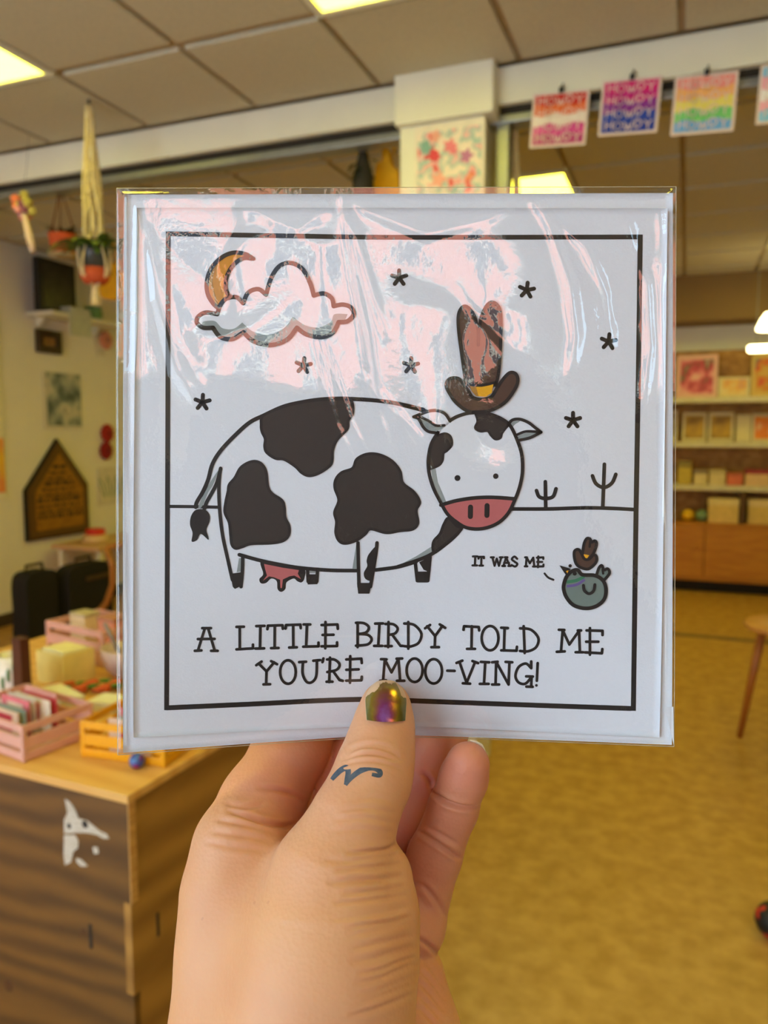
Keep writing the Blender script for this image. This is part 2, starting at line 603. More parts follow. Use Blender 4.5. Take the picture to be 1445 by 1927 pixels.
# --- floral picture on the post
t = thing('poster', 'floral watercolour print in pink, red and green on the white post', 'poster', at_y(845, 330, 3.165), rot=(math.pi / 2, 0, 0))
MB().box((0, 0.01, 0), (0.30, 0.40, 0.006), bev=0.001).build('sheet', mat('poster_paper', (236, 226, 206), rough=0.6), t)
fl = MB().box((0.0, 0.0, 0.0045), (0.27, 0.36, 0.003)).build('printed_flowers', ramp_mat('flower_print', [(0.0, (226, 120, 120)), (0.2, (238, 222, 204)), (0.42, (232, 216, 196)), (0.55, (150, 190, 180)), (0.7, (240, 190, 185)), (0.85, (214, 60, 66)), (1.0, (236, 160, 120))], scale=16, kind='noise', contrast=(0.28, 0.72)), t)
rnd = random.Random(3)
for k in range(9):
    cc = [(220, 70, 80), (235, 130, 140), (130, 175, 165), (240, 170, 150), (190, 120, 160)][k % 5]
    cxx, cyy, rr = rnd.uniform(-0.11, 0.11), rnd.uniform(-0.02, 0.16), rnd.uniform(0.014, 0.03)
    poly = [(cxx + rr * (1 + 0.3 * math.cos(5 * a)) * math.cos(a), cyy + rr * (1 + 0.3 * math.cos(5 * a)) * math.sin(a)) for a in [i * 2 * math.pi / 30 for i in range(30)]]
    MB().prism(poly, 0.0005, Matrix.Translation((0, 0, 0.0062 + k * 0.0002))).build('petal_print', mat('petal_%d' % (k % 5), cc, rough=0.6), t)


# --- hanging plants and drops
def leaf(mb, p, d, L, W, droop=0.3):
    d = Vector(d).normalized()
    s = d.cross(Vector((0, 0, 1)))
    if s.length < 1e-3:
        s = Vector((1, 0, 0))
    s.normalize()
    p = Vector(p)
    N = 5
    vs, fs = [], []
    for i in range(N + 1):
        u = i / N
        q = p + d * L * u + Vector((0, 0, -droop * L * u * u))
        w = W * math.sin(math.pi * min(0.97, u * 0.9 + 0.08)) * 0.5
        vs += [q - s * w, q + Vector((0, 0, -0.12 * w)), q + s * w]
    for i in range(N):
        a = i * 3
        fs += [(a, a + 1, a + 4, a + 3), (a + 1, a + 2, a + 5, a + 4)]
    mb.add(vs, fs)


m_rope = mat('macrame_rope', (232, 216, 170), rough=0.9, scale=90, rgb2=(206, 184, 134), bump=0.6, bscale=300)
m_terra = mat('terracotta', (196, 84, 44), rough=0.8, scale=20)
m_leafg = mat('leaf_green', (92, 116, 44), rough=0.5, scale=30, rgb2=(60, 86, 36))
m_leafd = mat('leaf_dark', (44, 58, 30), rough=0.5, scale=30, rgb2=(30, 40, 22))
m_soot = mat('grey_glaze', (62, 66, 64), rough=0.35)

pt = at_z(167, 186, ZC)
PX, PY = pt.x, pt.y
zpot = at_y(170, 490, PY).z
mac = thing('macrame_hanger', 'long cream macrame plant hanger hung from the ceiling at the left', 'plant hanger', (PX, PY, ZC))
dz = zpot - ZC
MB().tube([(0, 0, 0.012), (0, 0, -0.03)], 0.006, 8).build('hook', m_dark, mac)
for k in range(8):
    a = 2 * math.pi * k / 8 + 0.3
    q = k % 2
    r1, r2 = 0.035, 0.082
    pts = []
    for i in range(15):
        u = i / 14
        z = -0.03 + u * (dz + 0.10 + 0.03)
        r = 0.012 + (r1 + 0.012 * q - 0.012) * min(1, u * 1.15)
        pts.append((r * math.cos(a + 0.3 * math.sin(9 * u)), r * math.sin(a + 0.3 * math.sin(9 * u)), z))
    sgn = 1 if q else -1
    for i in range(1, 8):
        u = i / 7
        z = dz + 0.10 - u * 0.20
        r = 0.047 + (r2 - 0.047) * math.sin(math.pi * min(1, u * 0.9)) if u < 0.98 else 0.03
        aa = a + sgn * 0.39 * u
        pts.append((r * math.cos(aa), r * math.sin(aa), z))
    pts.append((0.008 * math.cos(a), 0.008 * math.sin(a), dz - 0.115))
    MB().tube(pts, 0.0055, 6).build('cord', m_rope, mac, smooth=True)
tz = at_y(170, 575, PY).z - ZC
ts = MB()
for k in range(9):
    a = 2 * math.pi * k / 9
    r = 0.008 if k else 0
    ts.tube([(r * math.cos(a), r * math.sin(a), dz - 0.11), (2.2 * r * math.cos(a), 2.2 * r * math.sin(a), tz)], 0.006, 6)
ts.build('tassel', m_rope, mac)
MB().lathe([(0.012, dz - 0.04), (0.016, dz - 0.02), (0.012, dz)], (0, 0, -dz - 0.05), 12).build('knot', m_rope, mac)
potm = thing('potted_plant', 'terracotta and grey pot with trailing leaves in the macrame hanger', 'potted plant', (PX, PY, zpot - 0.105))
MB().lathe([(0.045, 0), (0.062, 0.02), (0.068, 0.065)], n=28).build('pot', m_terra, potm, smooth=True)
MB().lathe([(0.0685, 0.0655), (0.0705, 0.135), (0.074, 0.15), (0.066, 0.15), (0.06, 0.12)], n=28).build('pot_rim', m_soot, potm, smooth=True)
for k in range(26):
    a = rnd.uniform(0, 6.28)
    mb = MB()
    leaf(mb, (0.03 * math.cos(a), 0.03 * math.sin(a), 0.14), (math.cos(a), math.sin(a), rnd.uniform(0.2, 1.3)), rnd.uniform(0.13, 0.24), 0.045, 0.6)
    mb.build('leaf', m_leafg, potm)

# small hanging terracotta pot under the rail
hp = at_y(113, 337, 3.34)
hz = at_y(113, 455, 3.34).z
hang = thing('hanging_pot', 'small terracotta hanging planter on brown cords below the beam', 'hanging planter', (hp.x, 3.34, hz - 0.05))
top = hp.z - (hz - 0.05) + 0.02
MB().lathe([(0.04, -0.02), (0.06, 0.0), (0.07, 0.07), (0.074, 0.085), (0.064, 0.085), (0.058, 0.06)], n=24).build('pot', m_terra, hang, smooth=True)
MB().lathe([(0.04, -0.036), (0.076, -0.028), (0.08, -0.018), (0.05, -0.022)], n=24).build('saucer', mat('cream_saucer', (170, 150, 110)), hang, smooth=True)
m_cordb = mat('brown_cord', (110, 52, 40), rough=0.9)
for k in range(3):
    a = k * 2.094 + 0.4
    MB().tube([(0.07 * math.cos(a), 0.07 * math.sin(a), 0.08), (0.0, 0.0, top - 0.06)], 0.0035, 6).build('cord', m_cordb, hang)
kn = MB().ball((0, 0, top - 0.05), 0.016, (1, 1, 1.3), 10)
kn.tube([(0, 0, top - 0.04), (0, 0, top)], 0.006, 6)
kn.ball((0, 0, top), 0.014, (1.2, 1.2, 1), 10)
kn.build('knot', m_cordb, hang)
for k in range(20):
    a = rnd.uniform(0, 6.28)
    mb = MB()
    leaf(mb, (0.02 * math.cos(a), 0.02 * math.sin(a), 0.08), (math.cos(a), math.sin(a), rnd.uniform(0.5, 1.6)), rnd.uniform(0.07, 0.12), 0.03, 0.3)
    mb.build('leaf', m_leafd, hang)

# dried flower bunch hanging upside down
dfp = at_y(42, 388, 3.0)
df = thing('flower_bunch', 'pink and yellow-green posy with a white wrapped stem hanging at far left', 'flowers', dfp)
e = at_y(62, 474, 3.0) - dfp
MB().tube([(0, 0, 0), e * 0.35, e * 0.7, e], [0.012, 0.016, 0.019, 0.014], 10).build('wrapped_stem', mat('pale_wrap', (222, 196, 176), rough=0.9), df, smooth=True)
MB().tube([(0.0, 0, 0.02), (0.01, 0.03, 0.2), (0.0, 0.06, ZC - dfp.z - 0.01)], 0.0009, 5).build('hanging_thread', m_dark, df)
for k in range(22):
    u = Vector((rnd.gauss(0, 1), rnd.gauss(0, 1), rnd.gauss(0, 1))).normalized() * rnd.uniform(0.02, 0.06)
    cc = ('posy_pink', (224, 150, 150)) if u.x < 0 else ('posy_green', (190, 176, 90))
    if k % 7 == 0:
        cc = ('posy_plum', (140, 80, 100))
    if k % 5 == 0 and u.x < 0:
        cc = ('posy_coral', (236, 130, 96))
    mb = MB()
    mb.ball(u, 0.022, (1, 1, 1), 10, 0.14)
    mb.build('blossom', mat(cc[0], cc[1], rough=0.8), df)

# dark hanging plant and the yellow bag near the post
hp = at_y(683, 262, 3.36)
dk = thing('hanging_bottle_plant', 'dark green hanging planter in a black net, left of the yellow bag', 'hanging planter', hp)
zb = at_y(683, 352, 3.36).z - hp.z
MB().tube([(0, 0, 0.065), (0, 0, 0)], 0.004, 6).build('cord', m_dark, dk)
MB().lathe([(0.006, 0.0), (0.014, -0.04), (0.03, -0.10), (0.048, zb + 0.04), (0.05, zb - 0.03), (0.03, zb - 0.09)], n=20).build('net', mat('black_net', (46, 42, 32), rough=0.7), dk, smooth=True)
for k in range(16):
    a = rnd.uniform(0, 6.28)
    mb = MB()
    z = rnd.uniform(zb, -0.06)
    leaf(mb, (0.03 * math.cos(a), 0.03 * math.sin(a), z), (math.cos(a), math.sin(a), rnd.uniform(-0.5, 1)), 0.05, 0.02, 0.5)
    mb.build('leaf', m_leafd, dk)
m_yel = mat('yellow_cotton', (238, 176, 16), rough=0.8, scale=30, bump=0.3)


def bag(px0, px1, pyt, pyb, Y, lab):
    a, b, c = at_y(px0, pyt, Y), at_y(px1, pyt, Y), at_y((px0 + px1) / 2, pyb, Y)
    w, h = (b - a).length, a.z - c.z
    t = thing('tote_bag', lab, 'bag', ((a.x + b.x) / 2, Y, c.z))
    mb = MB()
    pr = [(-0.5, 0.0), (0.5, 0.0), (0.5, 0.62), (0.42, 0.72), (0.2, 0.8), (0.08, 1.0), (-0.08, 1.0), (-0.2, 0.85), (-0.46, 0.75)]
    pr = spline(pr, 5, True)
    mb.prism([(x * w, y * h) for x, y in pr], 0.05, Matrix.Rotation(math.pi / 2, 4, 'X'))
    mb.build('bag_body', m_yel, t)
    MB().tube([(-0.03, -0.02, h * 0.95), (-0.015, -0.02, h + 0.12), (0, -0.02, h + 0.15), (0.015, -0.02, h + 0.12), (0.03, -0.02, h * 0.95)], 0.006, 6).build('handle', m_yel, t)
    MB().tube([(0, -0.02, h + 0.15), (0, -0.02, ZC - c.z)], 0.002, 5).build('hanging_cord', m_dark, t)


bag(712, 756, 292, 420, 3.52, 'yellow cotton bag hanging left of the white post')
bag(197, 240, 500, 560, 4.6, 'small yellow cotton bag hanging beside the left card edge')

# pale macrame right of the post
mp_ = at_y(968, 268, 3.36)
pm = thing('macrame_strand', 'short pale macrame strand hanging right of the white post', 'plant hanger', mp_)
for k in range(5):
    a = k * 1.257
    MB().tube([(0.003 * math.cos(a), 0.003 * math.sin(a), 0.09), (0.012 * math.cos(a), 0.012 * math.sin(a), -0.05), (0.028 * math.cos(a), 0.028 * math.sin(a), -0.30)], 0.007, 6).build('cord', m_rope, pm)


# ------------------------------------------------------------------ left wall
LW = XL + 0.012
RL = Matrix.Rotation(math.pi / 2, 4, 'Z') @ Matrix.Rotation(math.pi / 2, 4, 'X')   # local XY -> wall plane (Y, Z), local Z -> +X


def on_wall(name, lab, cat, pts_px):
    ps = [at_x(x, y, LW) for x, y in pts_px]
    y0, y1 = min(p.y for p in ps), max(p.y for p in ps)
    z0, z1 = min(p.z for p in ps), max(p.z for p in ps)
    t = thing(name, lab, cat, (LW - 0.008, (y0 + y1) / 2, (z0 + z1) / 2))
    t.rotation_euler = RL.to_euler()
    return t, y1 - y0, z1 - z0


m_gold = mat('gold_brown_board', (160, 112, 26), rough=0.6, scale=20, rgb2=(134, 92, 20))
m_goldd = mat('dark_gold_frame', (96, 68, 22), rough=0.5)
t, w, h = on_wall('letter_board', 'gold house-shaped sign with pointed top and dark lettering on the left wall', 'sign', [(110, 825), (48, 1010), (165, 1000)])
t.location.z = at_x(108, 918, LW).z
P = [(-w / 2, -h / 2), (w / 2, -h / 2), (w / 2, 0.02 * h), (0.02 * w, h / 2), (-w / 2, 0.0)]


def shrink(P, k):
    cx, cy = 0, -0.12 * h
    return [((x - cx) * k + cx, (y - cy) * k + cy) for x, y in P]


MB().prism(P, 0.03).build('frame', m_black, t)
MB().prism(shrink(P, 0.95), 0.012, Matrix.Translation((0, 0, 0.03))).build('gold_rim', m_goldd, t)
MB().prism(shrink(P, 0.76), 0.008, Matrix.Translation((0, 0, 0.042))).build('board', m_gold, t)
rr = random.Random(5)
for k in range(10):
    y = 0.2 * h - k * 0.055 * h
    half = w * 0.36 * min(1, 0.28 + 0.13 * k)
    if y < -0.42 * h:
        break
    mb = MB()
    x = -half
    while x < half - 0.02:
        L = rr.uniform(0.02, 0.09)
        L = min(L, half - x)
        hh = 0.018 if k % 3 else 0.03
        mb.add([(x, y, 0.0508), (x + L, y, 0.0508), (x + L, y + hh, 0.0508), (x, y + hh, 0.0508)], [(0, 1, 2, 3)])
        x += L + 0.02
    tag(mb.build('lettering', mat('sign_ink', (54, 36, 10)), t), kind='stuff')

t, w, h = on_wall('art_print', 'blue-grey and white abstract ink print above the gold sign', 'print', [(80, 697), (155, 808)])
MB().box((0, 0, 0.006), (w, h, 0.008), bev=0.001).build('sheet', mat('sheet_paper', (214, 208, 190)), t)
MB().box((0.03 * w, 0.02 * h, 0.0105), (w * 0.92, h * 0.92, 0.001)).build('printed_area', ramp_mat('ink_print', [(0.0, (40, 48, 54)), (0.3, (90, 104, 106)), (0.55, (150, 158, 150)), (0.8, (206, 200, 184)), (1, (70, 82, 86))], scale=5, detail=5), t)

t, w, h = on_wall('picture_frame', 'small dark framed picture with brown mount under the wall shelf', 'picture frame', [(66, 618), (113, 668)])
fr = MB()
for sx, sy, ww, hh in ((0, h / 2 - 0.03, w, 0.06), (0, -h / 2 + 0.03, w, 0.06), (w / 2 - 0.03, 0, 0.06, h - 0.1), (-w / 2 + 0.03, 0, 0.06, h - 0.1)):
    fr.box((sx, sy, 0.02), (ww, hh, 0.04), bev=0.006)
fr.build('frame', mat('espresso_wood', (56, 40, 26), rough=0.4), t)
MB().box((0, 0, 0.012), (w - 0.1, h - 0.1, 0.01)).build('mount', mat('brown_mount', (176, 134, 76)), t)
MB().box((0, 0, 0.018), (w - 0.2, h - 0.2, 0.006)).build('picture', mat('brown_picture', (120, 78, 40)), t)

# banner at the frame's left edge and its little colourful foot
t, w, h = on_wall('wall_banner', 'tall pale banner with an orange print at the left picture edge', 'banner', [(-60, 455), (11, 940)])
MB().box((0, 0, 0.01), (w, h, 0.012), bev=0.003).build('banner_sheet', mat('banner_cloth', (236, 230, 206), rough=0.8), t)
MB().box((w * 0.28, -h * 0.36, 0.0175), (w * 0.4, h * 0.22, 0.002)).build('printed_patch', ramp_mat('banner_patch', [(0, (226, 120, 90)), (0.5, (234, 170, 80)), (1, (240, 200, 60))], scale=3), t)

# wall shelf with things
sa, sb = at_x(52, 578, LW), at_x(190, 592, LW)
zs = at_x(100, 586, LW + 0.2).z
sh = thing('wall_shelf', 'white wall shelf on brackets at upper left', 'shelf', (LW - 0.006, (sa.y + sb.y) / 2, zs))
L = (sb.y - sa.y) * 1.05
MB().box((0.14, 0, -0.02), (0.28, L, 0.03), bev=0.004).build('board', m_white, sh)
for s in (-0.36, 0.36):
    MB().prism([(0, 0), (0.09, 0), (0.015, -0.07), (0, -0.07)], 0.03, Matrix.Translation((0.0, s * L + 0.015, -0.035)) @ Matrix.Rotation(math.pi / 2, 4, 'X')).build('bracket', m_white, sh)


def on_shelf(name, lab, cat, py, builder):
    t = thing(name, lab, cat, (LW + 0.14, py, zs - 0.005))
    builder(t)
    return t


def b_frame(t):
    MB().box((0, 0, 0.21), (0.06, 0.40, 0.42), bev=0.008).build('box_frame', m_black, t)
    MB().box((0.031, 0, 0.21), (0.006, 0.32, 0.34)).build('dark_picture', mat('dark_art', (26, 24, 26), rough=0.3, rgb2=(46, 40, 40)), t)


y_at = lambda px: at_x(px, 580, LW + 0.15).y
on_shelf('picture_frame', 'black deep-framed picture standing on the white wall shelf', 'picture frame', y_at(107), b_frame)


def b_tag(t):
    MB().box((0.10, 0, -0.07), (0.012, 0.24, 0.20), bev=0.003).build('hanging_sheet', mat('pale_mint', (188, 192, 172)), t)
    MB().box((0.05, 0, 0.035), (0.12, 0.22, 0.05), bev=0.01).build('folded_top', mat('pale_mint', (188, 192, 172)), t)


tt = on_shelf('folded_cloth', 'pale mint cloth folded over the white wall shelf edge', 'cloth', y_at(128), b_tag)
tt.location.x += 0.036


def b_green(t):
    MB().lathe([(0.05, 0), (0.07, 0.03), (0.075, 0.12), (0.068, 0.12), (0.06, 0.05)], n=20).build('cup', mat('mint_glaze', (110, 160, 120), rough=0.3), t, smooth=True)
    MB().tube([(0, 0.07, 0.1), (0, 0.115, 0.09), (0, 0.11, 0.04), (0, 0.07, 0.03)], 0.008, 8).build('handle', mat('mint_glaze', (110, 160, 120)), t, smooth=True)


on_shelf('mug', 'small mint green cup at the far end of the wall shelf', 'cup', y_at(176), b_green)

# pink and white pennants beside the card edge
for k, (px, py, c1, nm, lab) in enumerate([(205, 640, (222, 150, 128), 'paper_pom', 'salmon paper pom on the left wall beside the card'),
                                           (208, 815, (168, 40, 36), 'paper_rosette', 'upper red paper rosette on the left wall'),
                                           (206, 848, (150, 30, 34), 'paper_rosette', 'lower dark red paper rosette on the left wall')]):
    p = at_x(px, py, LW + 0.05)
    t = thing(nm, lab, 'decoration', p)
    n = 12
    poly = [((0.085 if i % 2 else 0.06) * math.cos(i * math.pi / n), (0.085 if i % 2 else 0.06) * math.sin(i * math.pi / n)) for i in range(2 * n)]
    MB().prism(poly, 0.03, RL @ Matrix.Translation((0, 0, -0.05))).build('pleated_disc', mat('paper_%d' % k, c1, rough=0.8), t)
    MB().ball((0.0, 0, 0), 0.03, (0.5, 1, 1)).build('button', mat('paper_b%d' % k, tuple(int(v * 0.85) for v in c1)), t)
t, w, h = on_wall('art_print', 'pale print with green leaves half hidden behind the left card edge', 'print', [(184, 880), (232, 946)])
MB().box((0, 0, 0.006), (w, h, 0.01), bev=0.001).build('sheet', mat('sheet_paper', (214, 208, 190)), t)
for k in range(4):
    mb = MB()
    leaf(mb, (-0.08 + 0.06 * k, -0.1, 0.0125), (0.3 * (k - 1.5), 1, 0), 0.2, 0.06, 0)
    mb.build('leaf_print', mat('leaf_print', (120, 150, 110)), t)
t, w, h = on_wall('paper_tag', 'narrow white paper tag hanging on the left wall under the shelf end', 'tag', [(178, 632), (198, 672)])
MB().prism([(-w / 2, h / 2), (w / 2, h / 2 - 0.02), (w / 2, -h / 2), (w * 0.1, -h * 0.42), (-w / 4, -h / 2)], 0.008).build('paper', mat('sheet_paper', (214, 208, 190)), t)

# side table with red-topped tin, black cases and bent-wood chair at the left wall
tp = at_x(185, 1018, LW + 0.3)
TBX, TBY, TBZ = LW + 0.32, tp.y + 0.35, tp.z
t = thing('console_table', 'pale narrow console table against the left wall behind the black cases', 'table', (TBX, TBY, 0))
MB().box((0, 0, TBZ - 0.02), (0.5, 1.3, 0.04), bev=0.006).build('table_top', mat('pale_wood', (214, 176, 128)), t)
for sx in (-0.2, 0.2):
    for sy in (-0.58, 0.58):
        MB().box((sx, sy, (TBZ - 0.04) / 2), (0.05, 0.05, TBZ - 0.04), bev=0.006).build('leg', m_white, t)
t = thing('round_tin', 'round cream tin with a red lid on the console table', 'tin', (TBX - 0.02, TBY - 0.38, TBZ))
MB().lathe([(0.10, 0), (0.105, 0.01), (0.105, 0.06)], n=28).build('tin_body', mat('cream_tin', (226, 196, 140)), t, smooth=True)
MB().lathe([(0.075, 0.06), (0.08, 0.065), (0.08, 0.10), (0.07, 0.11)], n=28).build('lid', mat('red_lid', (206, 40, 28), rough=0.4), t, smooth=True)


def case(px0, px1, pyt, pyb, lab, dx):
    X = XL + 0.78 + dx
    a, b = at_x(px0, pyb, X), at_x(px1, pyb, X)
    zt = at_x((px0 + px1) / 2, pyt, X).z
    w, h = abs(b.y - a.y) * 0.88, zt
    t = thing('black_case', lab, 'case', (X, (a.y + b.y) / 2, 0))
    poly = spline([(-w / 2, 0.02), (-w / 2, 0.5 * h), (-w / 2, 0.86 * h), (-w * 0.36, 0.98 * h), (0, h), (w * 0.36, 0.99 * h), (w / 2, 0.9 * h), (w / 2, 0.5 * h), (w / 2, 0.02), (0, 0)], 5, True)
    MB().prism(poly, 0.14, RL @ Matrix.Translation((0, 0, -0.07))).build('case_body', mat('black_fabric', (18, 17, 18), rough=0.8, var=0.2), t)
    MB().tube([(0, -0.08, h - 0.02), (0, -0.07, h + 0.04), (0, 0.07, h + 0.04), (0, 0.08, h - 0.02)], 0.012, 8).build('handle', m_black, t)
    return t, w, h


case(38, 103, 1072, 1235, 'left one of two black cases standing by the left wall', 0)
t, w, h = case(116, 206, 1058, 1225, 'right one of two black cases with a buckle strap, by the left wall', 0.02)
MB().box((0.076, 0.1, h * 0.8), (0.012, w * 0.7, 0.03)).build('strap', mat('brown_strap', (70, 52, 30)), t)
ca = [at_y(p[0], p[1], 4.2) for p in ((200, 1030), (212, 1065), (212, 1100), (200, 1135), (180, 1160), (150, 1180))]
cc0 = Vector((ca[0].x, 4.2, 0))
t = thing('bentwood_chair', 'bent-wood chair with a curved brown arm half hidden behind the card', 'chair', cc0)
m_bent = mat('bent_wood', (166, 110, 50), rough=0.4)
MB().tube([p - cc0 for p in ca], 0.022, 10).build('arm', m_bent, t, smooth=True)
zz = ca[-1].z
MB().box((0.12, 0.1, zz * 0.75), (0.5, 0.45, 0.04), bev=0.015).build('seat', m_bent, t)
for sx, sy in ((-0.1, -0.1), (0.34, -0.1), (-0.1, 0.3), (0.34, 0.3)):
    MB().tube([(sx, sy, 0.0), (sx * 0.95 + 0.01, sy * 0.95, zz * 0.74)], [0.014, 0.02], 8).build('leg', m_bent, t, smooth=True)
MB().tube([(ca[-1] - cc0), Vector((-0.08, 0.0, zz * 0.76))], 0.02, 8).build('arm_post', m_bent, t)
MB().tube([(ca[0] - cc0), Vector((0.12, 0.1, ca[0].z + 0.02)), Vector((0.36, 0.28, ca[0].z))], 0.022, 8).build('back_rail', m_bent, t)
for sx, sy in ((0.12, 0.1), (0.34, 0.28)):
    MB().tube([(sx, sy, zz * 0.75), (sx, sy, ca[0].z + 0.01)], 0.014, 8).build('back_spindle', m_bent, t)

# ------------------------------------------------------------------ back wall shelving
SY0, SY1 = 7.86, 8.27
unit = thing('shelving_unit', 'wooden display unit with white shelves over orange cabinet doors on the back wall', 'shelving', (0.2, SY1, 0))
m_osb = ramp_mat('osb_board', [(0, (150, 100, 36)), (0.5, (178, 126, 54)), (1, (202, 152, 76))], scale=14, detail=8)
m_orange = mat('orange_wood', (196, 130, 34), rough=0.5, scale=6, rgb2=(180, 112, 24), stretch=(1, 1, 6))
m_shelf = mat('white_shelf', (222, 210, 180), rough=0.5)
MB().box((0, -0.015, 1.45), (3.4, 0.03, 1.75)).build('back_panel', m_osb, unit)
shelf_z = [at_y(1300, py, SY0).z for py in (748, 832, 913)]
for z in shelf_z:
    MB().box((0, (SY0 - SY1) / 2 - 0.02, z - 0.025), (3.4, SY1 - SY0 - 0.04, 0.05), bev=0.006).build('shelf', m_shelf, unit)
zc = at_y(1300, 988, SY0).z
MB().box((0, (SY0 - SY1) / 2 - 0.01, (0.12 + zc) / 2), (3.4, SY1 - SY0 - 0.02, zc - 0.12)).build('cabinet_body', m_orange, unit)
MB().box((0, -0.15, 0.06), (3.3, 0.26, 0.12)).build('plinth', m_dark, unit)
for k in range(4):
    d = MB().box((-1.275 + 0.85 * k, SY0 - SY1 - 0.01, (0.14 + zc) / 2), (0.84, 0.02, zc - 0.17), bev=0.003).build('cabinet_door', m_orange, unit)
    MB().lathe([(0.014, 0), (0.02, 0.02), (0.016, 0.03)], (-1.275 + 0.85 * k + 0.34, SY0 - SY1 - 0.02, zc - 0.2), 12, Matrix.Rotation(math.pi / 2, 4, 'X')).build('knob', m_orange, d)
MB().box((0, (SY0 - SY1) / 2 - 0.01, zc + 0.012), (3.42, SY1 - SY0, 0.024), bev=0.004).build('counter_top', m_orange, unit)
for x in (-1.15, -0.5, 0.42 - 0.2 + 0.1, 0.95):
    MB().box((x, (SY0 - SY1) / 2 - 0.02, (zc + shelf_z[2]) / 2), (0.05, SY1 - SY0 - 0.06, shelf_z[2] - zc - 0.05)).build('divider', mat('dark_divider', (92, 60, 20)), unit)


def stand_print(px0, px1, pyt, shelf, base, stops, lab, lean=0.12, Y=8.08, sc=6, kind='noise', name='greeting_print', border=(226, 210, 170)):
    z = shelf
    a, b = at_y(px0, pyt, Y), at_y(px1, pyt, Y)
    w, h = b.x - a.x, a.z - z
    t = thing(name, lab, 'print', ((a.x + b.x) / 2, Y, z + 0.001), rot=(-lean, 0, 0))
    MB().box((0, 0, h / 2 + 0.001), (w, 0.008, h), bev=0.002).build('sheet', mat('sheet_%d%d%d' % border, border, rough=0.6, var=0.04), t)
    MB().box((0, -0.0046, h * 0.5), (w * 0.8, 0.0015, h * 0.78)).build('printed_area', ramp_mat('pr_' + lab[:18], stops, scale=sc, detail=3, kind=kind), t)
    return t


z1, z2, z3 = shelf_z
stand_print(1274, 1352, 668, z1, None, [(0, (250, 214, 200)), (0.4, (232, 130, 140)), (0.6, (196, 60, 90)), (0.8, (120, 110, 90)), (1, (240, 190, 180))], 'pink and crimson floral print, tallest on the top shelf', sc=7, border=(240, 190, 180))
stand_print(1352, 1412, 710, z1, None, [(0, (244, 226, 180)), (0.45, (236, 200, 130)), (0.6, (240, 170, 80)), (0.8, (180, 140, 180)), (1, (240, 220, 190))], 'low cream card with orange and lilac shapes on the top shelf', sc=6)
stand_print(1416, 1480, 665, z1, None, [(0, (222, 176, 90)), (0.45, (214, 160, 70)), (0.6, (226, 80, 40)), (0.8, (120, 130, 110)), (1, (230, 190, 110))], 'ochre print with red motif at the top shelf right end', sc=6, border=(224, 190, 110))
stand_print(1240, 1276, 772, z2, None, [(0, (230, 210, 160)), (0.6, (170, 150, 120)), (1, (110, 100, 90))], 'cream card half hidden by the plastic sleeve on the middle shelf', sc=8)
stand_print(1285, 1330, 776, z2, None, [(0, (120, 84, 40)), (0.5, (180, 140, 60)), (0.75, (206, 160, 60)), (1, (90, 66, 50))], 'white card with a brown and gold picture on the middle shelf', sc=7)
stand_print(1334, 1382, 776, z2, None, [(0, (226, 60, 30)), (0.55, (220, 50, 26)), (0.72, (240, 210, 170)), (1, (240, 216, 176))], 'white card with a bright red motif on the middle shelf', sc=5)
stand_print(1386, 1414, 780, z2, None, [(0, (236, 216, 170)), (0.6, (226, 206, 160)), (1, (140, 140, 120))], 'cream card with a small grey motif on the middle shelf', sc=6)
stand_print(1416, 1470, 778, z2, None, [(0, (240, 150, 60)), (0.5, (232, 120, 40)), (0.75, (244, 214, 170)), (1, (250, 220, 190))], 'white card with an orange motif at the middle shelf right end', sc=6)


def small_box(px0, px1, pyt, z, rgb, lab, Y=8.0, dep=0.14, name='gift_box', band=None):
    a, b = at_y(px0, pyt, Y - dep / 2), at_y(px1, pyt, Y - dep / 2)
    w, h = b.x - a.x, max(0.04, a.z - z)
    t = thing(name, lab, 'box', ((a.x + b.x) / 2, Y, z + 0.001))
    MB().box((0, 0, h * 0.4), (w * 0.97, dep * 0.97, h * 0.8), bev=0.004).build('box_body', mat('bx_%d%d%d' % rgb, rgb, rough=0.6), t)
    c2 = band or tuple(int(v * 0.9) for v in rgb)
    MB().box((0, 0, h * 0.86), (w, dep, h * 0.28), bev=0.004).build('lid', mat('bx_%d%d%d' % c2, c2, rough=0.6), t)
    return t


small_box(1276, 1302, 868, z3, (206, 176, 70), 'mustard box at the left of the lower shelf', band=(150, 130, 70))
small_box(1306, 1332, 884, z3, (230, 206, 150), 'cream box in the middle of the lower shelf', band=(150, 130, 110))
small_box(1335, 1366, 884, z3, (228, 204, 150), 'cream box beside the coral box on the lower shelf')
small_box(1368, 1398, 890, z3, (228, 120, 90), 'coral red box on the lower shelf')
small_box(1402, 1450, 884, z3, (232, 190, 140), 'peach box with a crimson lid at the lower shelf right end', band=(160, 50, 60))
zc2 = zc + 0.024
small_box(1333, 1392, 938, zc2, (232, 196, 120), 'cream box in the cubby left of the divider', dep=0.2, band=(240, 214, 150))
small_box(1408, 1460, 940, zc2, (226, 190, 110), 'cream and orange box in the cubby right of the divider', dep=0.2, band=(236, 206, 150))
for k, (px, py, rgb, lab) in enumerate([(1294, 976, (236, 186, 40), 'yellow ball candle on the orange counter'), (1320, 980, (120, 150, 120), 'grey-green ball candle on the orange counter')]):
    p = at_y(px, py, 7.98)
    t = thing('ball_candle', lab, 'candle', (p.x, 7.98, zc2))
    MB().ball((0, 0, 0.058), 0.058, (1, 1, 1), 18).build('wax', mat('wax%d' % k, rgb, rough=0.4), t, smooth=True)
    MB().tube([(0, 0, 0.11), (0.003, 0, 0.13)], 0.003, 6).build('wick', m_dark, t)

